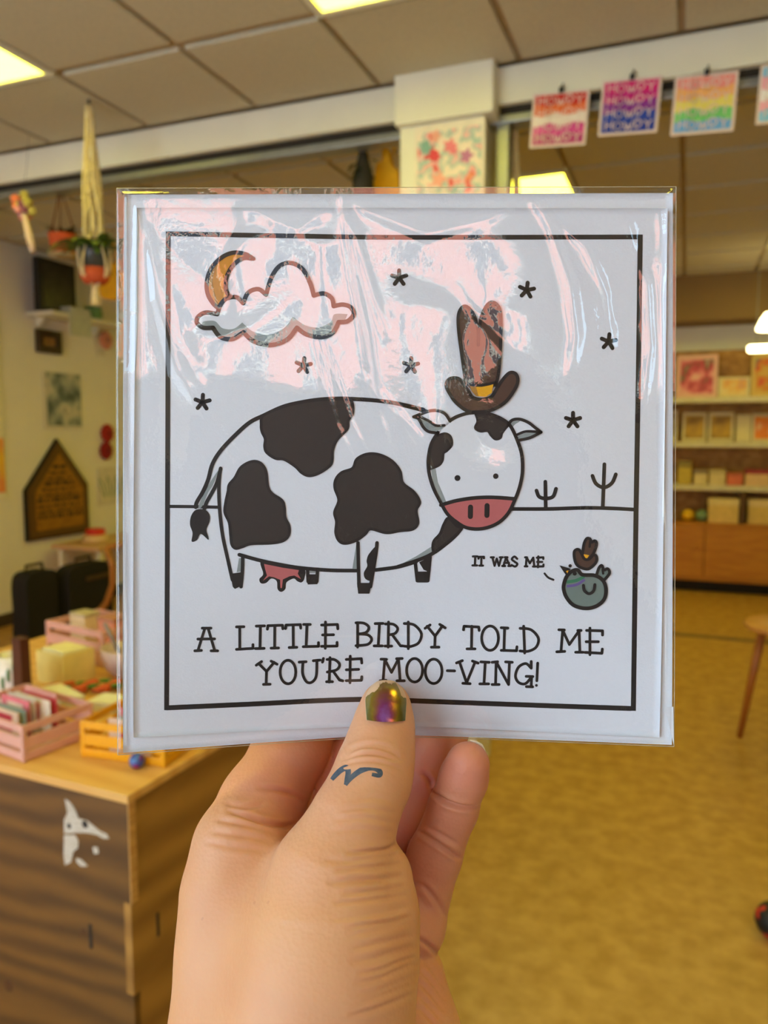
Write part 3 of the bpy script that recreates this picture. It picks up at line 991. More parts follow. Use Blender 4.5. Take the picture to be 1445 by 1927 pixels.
# pendant lamps in front of the shelving at the right edge
m_shade = mat('glowing_shade', (255, 240, 190), emit=((1.0, 0.84, 0.42), 7.0), var=0.02)
lp = at_y(1452, 606, 7.0)
t = thing('pendant_lamp', 'cone shaped glowing pendant lamp at the right picture edge', 'lamp', lp)
MB().lathe([(0.05, 0.075), (0.085, 0.02), (0.115, -0.055), (0.105, -0.065), (0.03, 0.05)], n=28).build('shade', m_shade, t, smooth=True)
MB().tube([(0, 0, 0.06), (0, 0, ZC - lp.z - 0.0)], 0.005, 6).build('cable', m_dark, t)
lp = at_y(1460, 655, 7.2)
t = thing('tube_lamp', 'horizontal glowing tube lamp below the pendant at the right picture edge', 'lamp', lp)
MB().tube([(-0.215, 0, 0), (-0.2, 0, 0), (0.2, 0, 0), (0.215, 0, 0)], [0.02, 0.033, 0.033, 0.02], 14).build('tube', m_shade, t, smooth=True)
for s in (-0.15, 0.15):
    MB().tube([(s, 0, 0.03), (s, 0, ZC - lp.z)], 0.003, 6).build('wire', m_alu, t)

# round stool and the dark red ball at the right edge
sp = at_z(1476, 1172, 0.62)
t = thing('round_stool', 'round wooden stool with splayed legs at the right picture edge', 'stool', (sp.x, sp.y, 0))
MB().lathe([(0.10, 0.575), (0.165, 0.585), (0.175, 0.60), (0.165, 0.62), (0.1, 0.622)], n=32).build('seat', mat('peach_wood', (206, 146, 80), rough=0.4), t, smooth=True)
for k in range(3):
    a = k * 2.094 + 0.5
    MB().tube([(0.19 * math.cos(a), 0.19 * math.sin(a), 0), (0.10 * math.cos(a), 0.10 * math.sin(a), 0.58)], [0.015, 0.022], 8).build('leg', mat('orange_leg', (170, 100, 40), rough=0.4), t, smooth=True)
bp_ = at_z(1456, 1765, 0.0)
t = thing('play_ball', 'dark red and black ball on the floor at the right picture edge', 'ball', (bp_.x, bp_.y, 0))
MB().ball((0, 0, 0.055), 0.055, (1, 1, 1), 24).build('ball_shell', ramp_mat('ball_print', [(0, (20, 20, 20)), (0.42, (26, 22, 22)), (0.5, (190, 50, 34)), (0.8, (200, 60, 40)), (1, (60, 90, 40))], scale=14), t, smooth=True)
MB().lathe([(0.056, 0.048), (0.0565, 0.055), (0.056, 0.062)], n=28).build('seam_band', m_black, t)

# ------------------------------------------------------------------ plywood display table and what stands on it
TZ = 0.8
tc0 = at_z(239, 1491, TZ)
TRZ = math.radians(-3.0)
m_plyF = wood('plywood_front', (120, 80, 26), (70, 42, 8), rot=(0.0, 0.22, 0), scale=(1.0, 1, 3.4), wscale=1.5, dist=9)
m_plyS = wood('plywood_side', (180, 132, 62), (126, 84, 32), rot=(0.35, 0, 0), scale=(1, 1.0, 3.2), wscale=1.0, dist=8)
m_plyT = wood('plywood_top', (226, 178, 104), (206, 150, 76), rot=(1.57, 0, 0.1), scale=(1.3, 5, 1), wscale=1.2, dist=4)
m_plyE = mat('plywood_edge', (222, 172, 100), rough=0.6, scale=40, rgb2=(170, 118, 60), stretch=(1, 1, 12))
tab = thing('plywood_table', 'plywood display table with slotted corner joints and a torn white sticker at lower left', 'table', (tc0.x, tc0.y, 0), rz=TRZ)
W_, D_ = 1.12, 1.6
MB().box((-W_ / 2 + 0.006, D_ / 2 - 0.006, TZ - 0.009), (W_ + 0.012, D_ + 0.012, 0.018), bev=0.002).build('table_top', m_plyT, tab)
zj1, zj2, zj3 = TZ - 0.018, at_y(239, 1700, tc0.y).z, at_y(239, 1870, tc0.y).z
tk = 0.018
# front panel: wide at the top tab, stepped in where the side panel's tab comes through
pf = [(-W_, 0), (-0.0, 0), (-0.0, zj3), (-tk, zj3), (-tk, zj2), (-0.0, zj2), (-0.0, zj1), (-W_, zj1)]
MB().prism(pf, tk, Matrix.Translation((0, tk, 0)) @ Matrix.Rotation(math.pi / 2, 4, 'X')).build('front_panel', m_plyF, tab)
ps = [(tk, 0), (D_, 0), (D_, zj1), (tk, zj1), (tk, zj2), (0.0, zj2), (0.0, zj3), (tk, zj3)]
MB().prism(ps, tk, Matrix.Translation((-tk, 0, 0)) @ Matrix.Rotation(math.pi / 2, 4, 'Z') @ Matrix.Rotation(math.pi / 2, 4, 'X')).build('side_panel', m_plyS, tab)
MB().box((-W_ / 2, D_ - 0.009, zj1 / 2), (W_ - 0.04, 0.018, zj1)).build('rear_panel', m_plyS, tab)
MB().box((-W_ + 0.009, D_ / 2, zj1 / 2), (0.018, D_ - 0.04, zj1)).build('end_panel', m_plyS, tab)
# a slim edge strip proud of the corner, as in the joint
MB().box((0.0015, 0.009, (zj1 + zj2) / 2), (0.003, 0.02, zj1 - zj2), bev=0.001).build('edge_ply', m_plyE, tab)
inv = Matrix.Rotation(-TRZ, 4, 'Z') @ Matrix.Translation((-tc0.x, -tc0.y, 0))
for (px, py, px2, py2, face) in ((166, 1742, 170, 1788, 'F'), (297, 1718, 296, 1764, 'S')):
    if face == 'F':
        a = inv @ at_y(px, py, tc0.y)
        b = inv @ at_y(px2, py2, tc0.y)
        MB().box((a.x, -0.0006, (a.z + b.z) / 2), (0.007, 0.002, abs(a.z - b.z))).build('joint_slot', m_dark, tab)
    else:
        a = inv @ at_x(px, py, tc0.x + 0.005)
        b = inv @ at_x(px2, py2, tc0.x + 0.005)
        MB().box((0.0006, a.y, (a.z + b.z) / 2), (0.002, 0.007, abs(a.z - b.z))).build('joint_slot', m_dark, tab)
# knots
for px, py, r in ((152, 1757, 0.007), (108, 1752, 0.004), (2, 1866, 0.014)):
    a = inv @ at_y(px, py, tc0.y)
    MB().lathe([(r, 0), (r * 0.7, 0.0006)], (a.x, -0.0002, a.z), 14, Matrix.Rotation(math.pi / 2, 4, 'X')).build('knot', mat('wood_knot', (84, 50, 20)), tab)
# torn sticker remains on the front panel
m_tear = mat('torn_sticker', (206, 200, 190), rough=0.8, scale=300, rgb2=(176, 160, 136))
S = lambda pts: [(x / 3.01, 1380 + y / 3.01) for x, y in pts]
for poly in ([(350, 380), (380, 400), (410, 440), (430, 490), (480, 500), (520, 530), (560, 560), (600, 575), (612, 600), (580, 600), (540, 580), (480, 570), (420, 572), (345, 580), (345, 500), (365, 460)],
             [(345, 588), (410, 585), (430, 620), (425, 660), (400, 680), (385, 740), (350, 760), (342, 700)],
             [(415, 715), (450, 725), (485, 760), (445, 762), (420, 740)], [(515, 650), (545, 650), (550, 685), (525, 690)]):
    q = [inv @ at_y(x, y, tc0.y) for x, y in S(poly)]
    MB().prism([(p.x, p.z) for p in q], 0.0008, Matrix.Rotation(math.pi / 2, 4, 'X')).build('sticker_scrap', m_tear, tab)
for x, y, r in ((470, 522, 0.0085), (375, 535, 0.006)):
    a = inv @ at_y(x / 3.01, 1380 + y / 3.01, tc0.y)
    MB().lathe([(r, 0), (r * 0.8, 0.0004)], (a.x, -0.0008, a.z), 10, Matrix.Rotation(math.pi / 2, 4, 'X')).build('sticker_dot', m_black, tab)


def crate(loc, w, d, h, rz, m, lab):
    t = thing('plastic_crate', lab, 'crate', loc, rz=rz, group='small plastic crates on the plywood table')
    MB().box((0, 0, 0.004), (w - 0.008, d - 0.008, 0.008), bev=0.002).build('base', m, t)
    for sx in (-1, 1):
        for sy in (-1, 1):
            MB().box((sx * (w / 2 - 0.006), sy * (d / 2 - 0.006), h / 2), (0.012, 0.012, h), bev=0.003).build('corner_post', m, t)
    for k, (zf, hh) in enumerate(((0.14, 0.22), (0.5, 0.30), (0.9, 0.2))):
        for s in (-1, 1):
            MB().box((0, s * (d / 2 - 0.004), h * zf), (w - 0.01, 0.005, h * hh), bev=0.001).build('side_slat', m, t)
            MB().box((s * (w / 2 - 0.004), 0, h * zf), (0.005, d - 0.01, h * hh), bev=0.001).build('end_slat', m, t)
    return t


m_pinkp = mat('pink_plastic', (216, 164, 150), rough=0.35, var=0.06)
m_yelp = mat('amber_plastic', (236, 164, 20), rough=0.3, var=0.08)
crt = TRZ + math.radians(-8)
c1 = at_z(44, 1437, TZ)
rotv = lambda x, y, a=crt: Vector((x * math.cos(a) - y * math.sin(a), x * math.sin(a) + y * math.cos(a), 0))
cw, cdp, chh = 0.26, 0.18, 0.082
crate(c1 + rotv(-cw / 2, cdp / 2), cw, cdp, chh, crt, m_pinkp, 'pink plastic crate of cards at the near left corner of the table')
cy = at_z(140, 1432, TZ)
ycr = math.radians(5)
yc = cy + rotv(0.105, 0.075 + 0.02, ycr)
yl = crate(yc, 0.21, 0.15, 0.082, ycr, m_yelp, 'amber yellow plastic crate of cards on the table')
# cards and papers in the crates
pal = [(238, 226, 206), (226, 120, 130), (240, 214, 190), (206, 60, 80), (236, 232, 220), (150, 170, 160), (240, 180, 170)]
for base, n, wd, nm, ang in ((c1 + rotv(-cw / 2, cdp / 2), 7, 0.2, 'pink crate', crt), (yc, 7, 0.15, 'yellow crate', ycr)):
    for k in range(n):
        off = rotv(rnd.uniform(-0.01, 0.01), -0.05 + 0.0165 * k, ang)
        cc = pal[(k * 3 + (2 if n == 7 else 0)) % len(pal)]
        pos = ('front most', 'second', 'third', 'fourth', 'fifth', 'sixth', 'rear most')[k]
        t = thing('small_card', f'{pos} small upright card in the {nm}', 'card', (base + off).to_tuple()[:2] + (TZ + 0.009,), rz=ang, group='cards in the crates')
        hgt = rnd.uniform(0.075, 0.092)
        MB().box((0, 0, hgt / 2), (wd * 0.5 + 0.04 * rnd.random(), 0.002, hgt)).build('sheet', mat('sc_%d%d%d' % cc, cc, rough=0.6), t)
        cc2 = pal[(k * 3 + 3) % len(pal)]
        MB().box((0, -0.0015, hgt * 0.62), (wd * 0.3, 0.0006, hgt * 0.5)).build('printed_area', mat('sc_%d%d%d' % cc2, cc2, rough=0.6), t)

pk = at_z(120, 1250, TZ)
crate(Vector((pk.x + 0.02, pk.y + 0.14, TZ)), 0.28, 0.2, 0.11, crt, m_pinkp, 'pink plastic crate at the back of the table, left of the two')
pk2 = at_z(225, 1235, TZ)
crate(Vector((pk2.x + 0.16, pk2.y + 0.2, TZ)), 0.28, 0.2, 0.12, crt, m_pinkp, 'pink plastic crate at the back of the table, half behind the card')
for k, (px, py) in enumerate(((110, 1240), (140, 1236), (235, 1230))):
    p = at_z(px, py, TZ)
    t = thing('card_box', ('small cream box in the rear left pink crate', 'small salmon box in the rear left pink crate', 'small yellow box in the rear right pink crate')[k], 'box',
              ((pk.x - 0.05, pk.x + 0.08, pk2.x + 0.13)[k], (pk.y + 0.15, pk.y + 0.13, pk2.y + 0.2)[k], TZ + 0.009), rz=crt)
    cc = ((236, 214, 170), (226, 150, 120), (236, 200, 110))[k]
    MB().box((0, 0, 0.055), (0.075, 0.06, 0.11), bev=0.003).build('box_body', mat('cb%d' % k, cc), t)
    MB().box((0, 0, 0.1135), (0.077, 0.062, 0.012), bev=0.003).build('lid', mat('cbl%d' % k, tuple(int(v * .8) for v in cc)), t)

# dark wooden post display, mug, cream tub, bowl, papers, carrots, marble
p = at_z(38, 1335, TZ)
t = thing('display_stand', 'dark brown wooden upright stand on the left of the table', 'stand', (p.x, p.y + 0.01, TZ), rz=crt)
hgt = at_y(38, 1200, p.y + 0.01).z - TZ
MB().box((0, 0, 0.008), (0.07, 0.06, 0.016), bev=0.003).build('foot', mat('dark_walnut', (78, 36, 24), rough=0.4), t)
MB().prism([(-0.021, 0.0), (0.023, 0.0), (0.019, hgt - 0.016), (-0.017, hgt - 0.016)], 0.026, Matrix.Translation((0, 0.013, 0.016)) @ Matrix.Rotation(math.pi / 2, 4, 'X')).build('upright', mat('dark_walnut', (78, 36, 24)), t)
p = at_z(4, 1330, TZ)
t = thing('mug', 'white mug with a green leaf print at the left picture edge', 'cup', (p.x - 0.012, p.y + 0.05, TZ))
MB().lathe([(0.036, 0), (0.041, 0.006), (0.042, 0.125), (0.038, 0.125), (0.036, 0.02)], n=28).build('mug_body', mat('white_glaze', (230, 222, 212), rough=0.2), t, smooth=True)
MB().tube([(-0.04, 0, 0.10), (-0.07, 0, 0.09), (-0.07, 0, 0.045), (-0.04, 0, 0.03)], 0.006, 8).build('handle', mat('white_glaze', (230, 222, 212)), t, smooth=True)
for k in range(3):
    a = -1.35 + 0.35 * k
    MB().ball((0.0415 * math.cos(a), 0.0415 * math.sin(a), 0.06 + 0.02 * k), 0.016, (0.25, 0.5, 1.2), 10).build('leaf_print', mat('sage_print', (120, 160, 120)), t)
p = at_z(90, 1292, TZ)
t = thing('cream_tub', 'pale yellow square tub of notes behind the dark upright', 'box', (p.x, p.y + 0.07, TZ), rz=crt)
tub = MB()
for sx, sy, ww, dd in ((0, -0.05, 0.125, 0.004), (0, 0.05, 0.125, 0.004), (-0.0605, 0, 0.004, 0.1), (0.0605, 0, 0.004, 0.1)):
    tub.box((sx, sy, 0.045), (ww, dd, 0.09), bev=0.001)
tub.box((0, 0, 0.003), (0.12, 0.1, 0.006))
tub.build('tub_body', mat('pale_yellow', (236, 212, 130), rough=0.5), t)
MB().box((0, 0, 0.052), (0.10, 0.08, 0.09), bev=0.004).build('notes', mat('note_paper', (238, 224, 170)), t)
p = at_z(205, 1285, TZ)
t = thing('bowl', 'pale lilac ceramic bowl on the table beside the left card edge', 'bowl', (p.x, p.y + 0.08, TZ))
MB().lathe([(0.035, 0), (0.04, 0.004), (0.064, 0.03), (0.075, 0.085), (0.071, 0.085), (0.06, 0.035), (0.03, 0.012)], n=32).build('bowl_body', mat('lilac_glaze', (206, 178, 172), rough=0.3), t, smooth=True)
MB().tube([(-0.01, 0.01, 0.02), (-0.05, -0.0, 0.10), (-0.075, -0.005, 0.15)], 0.006, 8).build('spoon', mat('grey_spoon', (130, 122, 118), rough=0.4), t, smooth=True)
for k, (px, py) in enumerate(((80, 1302), (106, 1300), (128, 1307), (150, 1298), (172, 1308), (196, 1299))):
    p = at_z(px, py, TZ)
    lab = ('leftmost', 'second', 'third', 'fourth', 'fifth', 'rightmost')[k]
    t = thing('felt_carrot', f'{lab} felt carrot with green top in the row behind the white papers', 'toy', (p.x, p.y, TZ + 0.013), rz=0.5 + 0.1 * k, group='felt carrots on the table')
    MB().lathe([(0.003, 0), (0.012, 0.03), (0.013, 0.045), (0.006, 0.05)], (0, 0, 0), 12, Matrix.Rotation(math.pi / 2, 4, 'Y')).build('carrot_root', mat('felt_orange', (206, 92, 40), rough=0.9), t, smooth=True)
    mb = MB()
    for j in range(5):
        leaf(mb, (0.048, 0, 0.002), (1, -0.7 + 0.35 * j, 0.35), 0.04, 0.016, 0.3)
    mb.build('carrot_leaves', mat('felt_green', (70, 120, 40), rough=0.9), t)
for k, (px, py, ww, dd, rz, lab) in enumerate(((112, 1318, 0.15, 0.06, -0.25, 'white paper stack behind the pink crate'), (205, 1332, 0.09, 0.07, 0.2, 'white paper stack beside the left card edge'))):
    p = at_z(px, py, TZ)
    t = thing('paper_stack', lab, 'paper', (p.x, p.y, TZ), rz=crt + rz)
    for j in range(4):
        MB().box((0.002 * (j % 2), 0.0015 * j, 0.0032 + 0.006 * j), (ww, dd, 0.0056), rz=0.04 * (j - 1.5), bev=0.001).build('sheet', mat('white_paper', (236, 228, 206), rough=0.7), t)
p = at_z(256, 1447, TZ)
t = thing('glass_marble', 'blue and purple marbled ball on the table edge below the card corner', 'ball', (p.x, p.y + 0.004, TZ))
MB().ball((0, 0, 0.0165), 0.0165, (1, 1, 1), 20).build('glass', ramp_mat('marble_swirl', [(0, (40, 60, 140)), (0.4, (70, 120, 180)), (0.6, (50, 40, 130)), (0.8, (170, 30, 100)), (1, (40, 30, 100))], scale=45, rough=0.15), t, smooth=True)
MB().lathe([(0.0166, 0.0155), (0.0168, 0.0165), (0.0166, 0.0175)], n=24).build('seam', mat('violet_band', (90, 60, 150), rough=0.3), t)

# ================================================================== CARD, ENVELOPE, SLEEVE
# card frame: x right, y up, z towards the lens; origin where the lens axis meets the card
CARD_M = Matrix.Translation(EYE + _F * CARD_D) @ Matrix((( _R.x, _U.x, -_F.x), (_R.y, _U.y, -_F.y), (_R.z, _U.z, -_F.z))).to_4x4()


def hgt_card(x, y):
    """Bend of the card: the thumb presses its bottom middle back."""
    t = np.clip((0.022 - y) / 0.084, 0, 1.25)
    d = np.sqrt((x - 0.001) ** 2 + 0.012 ** 2)
    V = np.clip((0.088 - d) / (0.088 - 0.012), -0.15, 1)
    return -0.0125 * t * t * V + (-0.008) * x + 0.006 * y


def px2card(px, py, off=0.0):
    """photo pixel -> point on the bent card surface (card frame), array friendly"""
    px = np.asarray(px, float)
    py = np.asarray(py, float)
    a = (px - CX) / FPX
    b = (CY - py) / FPX
    z = np.zeros_like(a)
    for _ in range(14):
        x, y = a * (CARD_D - z), b * (CARD_D - z)
        z = hgt_card(x, y) + off
    return a * (CARD_D - z), b * (CARD_D - z), z


def np_mesh(name, V, F, m=None, parent=None, smooth=False):
    me = bpy.data.meshes.new(name)
    V = np.asarray(V, np.float32)
    me.from_pydata([tuple(v) for v in V.tolist()], [], [tuple(f) for f in F])
    me.update()
    if m is not None:
        me.materials.append(m)
    if smooth:
        me.polygons.foreach_set('use_smooth', [True] * len(me.polygons))
    o = bpy.data.objects.new(name, me)
    COL.objects.link(o)
    if parent is not None:
        o.parent = parent
    return o


def corner_grid(c, nx, ny):
    """bilinear grid in card XY between four photo corners TL TR BR BL"""
    q = [px2card(*p) for p in c]
    TLc, TRc, BRc, BLc = [np.array([float(a[0]), float(a[1])]) for a in q]
    u = np.linspace(0, 1, nx + 1)[None, :, None]
    v = np.linspace(0, 1, ny + 1)[:, None, None]
    P = (TLc * (1 - u) + TRc * u) * (1 - v) + (BLc * (1 - u) + BRc * u) * v
    return P[..., 0], P[..., 1]


def sheet_solid(c, n, top, thick):
    X, Y = corner_grid(c, n, n)
    Z = hgt_card(X, Y)
    k = (n + 1) * (n + 1)
    V = np.concatenate([np.stack([X, Y, Z + top], -1).reshape(-1, 3), np.stack([X, Y, Z + top - thick], -1).reshape(-1, 3)])
    F = []
    for j in range(n):
        for i in range(n):
            a = j * (n + 1) + i
            F.append((a, a + n + 1, a + n + 2, a + 1))
            F.append((a + k, a + k + 1, a + k + n + 2, a + k + n + 1))
    for i in range(n):
        for (a, b) in ((i + 1, i), (n * (n + 1) + i, n * (n + 1) + i + 1), (i * (n + 1), (i + 1) * (n + 1)), ((i + 1) * (n + 1) + n, i * (n + 1) + n)):
            F.append((a, b, b + k, a + k))
    return V, F


m_paper = mat('card_paper', (229, 229, 235), rough=0.75, var=0.02, scale=900, bump=0.05, bscale=1500)
m_env = mat('envelope_paper', (229, 229, 234), rough=0.8, var=0.02, scale=900, bump=0.08, bscale=1500)
CC = [(257, 391), (1256, 392), (1241, 1388), (251, 1388)]
V, F = sheet_solid(CC, 72, 0.0, 0.0006)
card = np_mesh('greeting_card', V, F, m_paper, None, True)
card.matrix_world = CARD_M
tag(card, 'square white greeting card with a cow drawing and black lettering held in front', 'greeting card')
EC = [(232, 363), (1269, 360), (1267, 1404), (229, 1419)]
V, F = sheet_solid(EC, 64, -0.0012, 0.0006)
env = np_mesh('envelope', V, F, m_env, None, True)
env.matrix_world = CARD_M
tag(env, 'plain white envelope showing as a border behind the greeting card', 'envelope')
# envelope flap fold on its right-hand side
ff = [(1246, 1330), (1254, 1345), (1268, 1403), (1267, 1330)]
a = [px2card(x, y, -0.00105) for x, y in ff]
np_mesh('side_flap', [(float(q[0]), float(q[1]), float(q[2])) for q in a], [(0, 1, 2, 3)], m_env, env)

# ------------------------------------------------------------------ printed drawing
INK = mat('print_ink', (40, 32, 30), rough=0.55, var=0.05, scale=600)
SPOT = mat('print_spot', (58, 48, 44), rough=0.55, var=0.05, scale=500)
PINK = mat('print_pink', (196, 106, 104), rough=0.6, var=0.04, scale=500)
GREY = mat('print_grey', (150, 156, 154), rough=0.6, var=0.04, scale=500)
ORNG = mat('print_orange', (216, 142, 40), rough=0.6, var=0.04, scale=500)
YELL = mat('print_yellow', (240, 172, 30), rough=0.6, var=0.04, scale=500)
BRWN = mat('print_brown', (88, 62, 50), rough=0.6, var=0.04, scale=500)
BIRD = mat('print_birdgrey', (120, 132, 124), rough=0.6, var=0.04, scale=500)
GRN = mat('print_green', (66, 124, 92), rough=0.6, var=0.04, scale=500)
PURP = mat('print_purple', (112, 92, 148), rough=0.6, var=0.04, scale=500)
PWHT = mat('print_white', (230, 230, 236), rough=0.7, var=0.02, scale=700)
LAY = 0.00003


def Z(x0, y0, s):
    return lambda pts: [(x0 + x / s, y0 + y / s) for x, y in pts]


ZA = Z(330, 730, 3.0745)
ZB = Z(720, 700, 2.89)
ZCc = Z(200, 330, 2.676)
ZD = Z(720, 330, 2.4914)
ZE = Z(200, 1120, 2.580)
ZF = Z(720, 1120, 2.535)


class Print:
    """Collects flat ink shapes in photo pixels and lays them on the card surface."""

    def __init__(self):
        self.v, self.f = [], []

    def poly(self, pts, layer):
        bm = bmesh.new()
        vs = [bm.verts.new((x, y, 0)) for x, y in pts]
        for t in tessellate_polygon([[Vector((x, y, 0)) for x, y in pts]]):
            try:
                bm.faces.new([vs[i] for i in t])
            except ValueError:
                pass
        xs = [p[0] for p in pts]
        ys = [p[1] for p in pts]
        for ax, lo, hi in ((0, min(xs), max(xs)), (1, min(ys), max(ys))):
            c = math.floor(lo / 26) * 26 + 26
            while c < hi:
                co = Vector((c, 0, 0)) if ax == 0 else Vector((0, c, 0))
                no = Vector((1, 0, 0)) if ax == 0 else Vector((0, 1, 0))
                bmesh.ops.bisect_plane(bm, geom=bm.verts[:] + bm.edges[:] + bm.faces[:], plane_co=co, plane_no=no)
                c += 26
        bm.verts.index_update()
        n = len(self.v)
        self.v += [(v.co.x, v.co.y, layer) for v in bm.verts]
        self.f += [tuple(v.index + n for v in f.verts) for f in bm.faces]
        bm.free()
        return self

    def fill(self, pts, layer, smooth=True, n=6):
        return self.poly(spline(pts, n, True) if smooth else pts, layer)

    def stroke(self, pts, w, layer, smooth=True, closed=False, cap=True, n=8):
        if not smooth and len(pts) > 2:
            for a, b in zip(pts[:-1], pts[1:]):
                self.stroke([a, b], w, layer, False)
            return self
        P = spline(pts, n, closed) if (smooth and len(pts) > 2) else list(pts)
        if closed:
            P = P + [P[0], P[1]]
        D = [P[0]]
        for p in P[1:]:
            a = D[-1]
            L = math.hypot(p[0] - a[0], p[1] - a[1])
            if L < 0.3:
                continue
            k = max(1, int(L / 20))
            for i in range(1, k + 1):
                D.append((a[0] + (p[0] - a[0]) * i / k, a[1] + (p[1] - a[1]) * i / k))
        if len(D) < 2:
            return self.disc(P[0], w / 2, layer)
        n0 = len(self.v)
        r = w / 2
        for i, p in enumerate(D):
            a, b = D[max(i - 1, 0)], D[min(i + 1, len(D) - 1)]
            dx, dy = b[0] - a[0], b[1] - a[1]
            L = math.hypot(dx, dy) or 1
            nx, ny = -dy / L, dx / L
            self.v.append((p[0] + nx * r, p[1] + ny * r, layer))
            self.v.append((p[0] - nx * r, p[1] - ny * r, layer))
        for i in range(len(D) - 1):
            a = n0 + 2 * i
            self.f.append((a, a + 1, a + 3, a + 2))
        if cap and not closed:
            self.disc(D[0], r, layer)
            self.disc(D[-1], r, layer)
        if not smooth:
            for p in pts[1:-1]:
                self.disc(p, r, layer)
        return self

    def disc(self, c, r, layer, n=14, ry=None):
        ry = ry or r
        n0 = len(self.v)
        self.v.append((c[0], c[1], layer))
        for k in range(n):
            a = 2 * math.pi * k / n
            self.v.append((c[0] + r * math.cos(a), c[1] + ry * math.sin(a), layer))
        for k in range(n):
            self.f.append((n0, n0 + 1 + k, n0 + 1 + (k + 1) % n))
        return self

    def build(self, name, m, parent=None):
        A = np.array(self.v)
        x, y, z = px2card(A[:, 0], A[:, 1])
        o = np_mesh(name, np.stack([x, y, z + 0.00004 + A[:, 2] * LAY], -1), self.f, m, parent or card)
        me = o.data
        # all faces look to the lens
        fl = [p.index for p in me.polygons if p.normal.z < 0]
        if fl:
            bm = bmesh.new()
            bm.from_mesh(me)
            bm.faces.ensure_lookup_table()
            bmesh.ops.reverse_faces(bm, faces=[bm.faces[i] for i in fl])
            bm.to_mesh(me)
            bm.free()
        return o


# border
fr = Print()
fr.stroke([(316.5, 435.7), (316, 700), (315, 1000), (313.5, 1336.4)], 9, 1, cap=False)
fr.stroke([(1204.5, 441.5), (1201, 700), (1196, 1000), (1191.5, 1337.6)], 9.4, 1, cap=False)
fr.stroke([(316, 440), (573, 444.6), (720, 446.6), (960, 446.6), (1204, 446)], 9, 1, cap=False)
fr.stroke([(313, 1332), (479, 1324.6), (600, 1318.5), (680, 1316), (730, 1316), (775, 1318.5), (996, 1326.7), (1187, 1333.2)], 9.4, 1, cap=False)
fr.build('printed_border', INK)
# horizon
hz_ = Print()
hz_.stroke([(320, 953), (365, 953.5), (410, 954.5)], 6, 1)
hz_.stroke(ZB([(700, 745), (900, 745), (1100, 739), (1250, 742), (1362, 748)]), 7, 1)
hz_.build('printed_horizon', INK)

# stars
stp = [(751, 523, 0.0), (991, 546, 0.12), (1145, 643, 0.1), (571, 688, 0.1), (773, 688, 0.05), (381, 757, 0.06), (1078, 791, 0.0)]
for sx, sy, ra in stp:
    p = Print()
    for k in range(5):
        a = -math.pi / 2 + ra + k * 2 * math.pi / 5
        p.stroke([(sx, sy), (sx + 14 * math.cos(a), sy + 14 * math.sin(a))], 7.6, 1)
    p.build('printed_star', INK)

# moon and cloud
mo = ZCc([(740, 420), (700, 397), (640, 390), (580, 415), (528, 470), (506, 540), (512, 600), (540, 648), (572, 675)])
mi = ZCc([(735, 420), (690, 418), (640, 452), (607, 510), (602, 570), (620, 612)])
moon = Print()
moon.fill(spline(mo, 6) + [ZCc([(600, 640)])[0]] + spline(mi, 6)[::-1], 1, False)
moon_o = moon.build('printed_moon', ORNG)
q = Print()
q.fill(spline(ZCc([(560, 430), (528, 470), (506, 540), (512, 600), (540, 648), (565, 655)]), 6) + spline(ZCc([(545, 590), (535, 530), (550, 470)]), 6), 2, False)
q.build('moon_shade', mat('print_ochre', (180, 128, 52), rough=0.6), moon_o)
q = Print()
q.stroke(mo, 8, 3)
q.stroke(mi, 8, 3)
q.build('moon_outline', INK, moon_o)
arcs = [[(560, 700), (500, 692), (462, 715), (458, 745), (490, 768), (538, 768)],
        [(538, 768), (575, 815), (635, 825), (690, 790)], [(690, 790), (745, 838), (830, 855), (910, 828), (960, 768)],
        [(960, 768), (1010, 803), (1085, 815), (1140, 793), (1170, 740)], [(1170, 740), (1215, 735), (1245, 700), (1230, 665), (1190, 652), (1145, 660)],
        [(1145, 660), (1135, 620), (1095, 596), (1045, 606)], [(1045, 606), (1025, 540), (985, 470), (925, 442), (870, 460), (830, 520), (805, 602)],
        [(805, 602), (765, 574), (715, 592), (690, 645)], [(690, 645), (655, 615), (605, 622), (575, 655), (560, 700)]]
allc = []
for a in arcs:
    allc += spline(ZCc(a), 6)[:-1]
cl_ = Print()
cl_.poly(allc, 4)
cloud = cl_.build('printed_cloud', PWHT)
low = []
for a in arcs[1:4]:
    low += spline(ZCc(a), 6)[:-1]
low = spline(ZCc([(490, 768), (538, 768)]), 4)[:-1] + low + ZCc([(1170, 740), (1200, 735), (1215, 700)])
inner = [[(1215, 700), (1150, 700), (1130, 738), (1070, 766), (1000, 755), (940, 712)], [(940, 712), (895, 770), (820, 803), (740, 788), (685, 742)], [(685, 742), (640, 774), (585, 770), (548, 735), (500, 735), (480, 745)]]
inn = []
for a in inner:
    inn += spline(ZCc(a), 6)[:-1]
q = Print()
q.poly(low + inn[1:], 5)
q.build('cloud_shade', GREY, cloud)
q = Print()
for a in arcs:
    q.stroke(ZCc(a), 8.4, 6)
q.build('cloud_outline', INK, cloud)

# cacti
for a in ([[(884, 597), (886, 738)], [(836, 645), (850, 678), (885, 688), (925, 678), (942, 635)]], [[(1205, 502), (1196, 738)], [(1140, 565), (1160, 608), (1202, 628), (1245, 605), (1267, 557)]]):
    q = Print()
    for s in a:
        q.stroke(ZB(s), 7, 2)
    q.build('printed_cactus', INK)

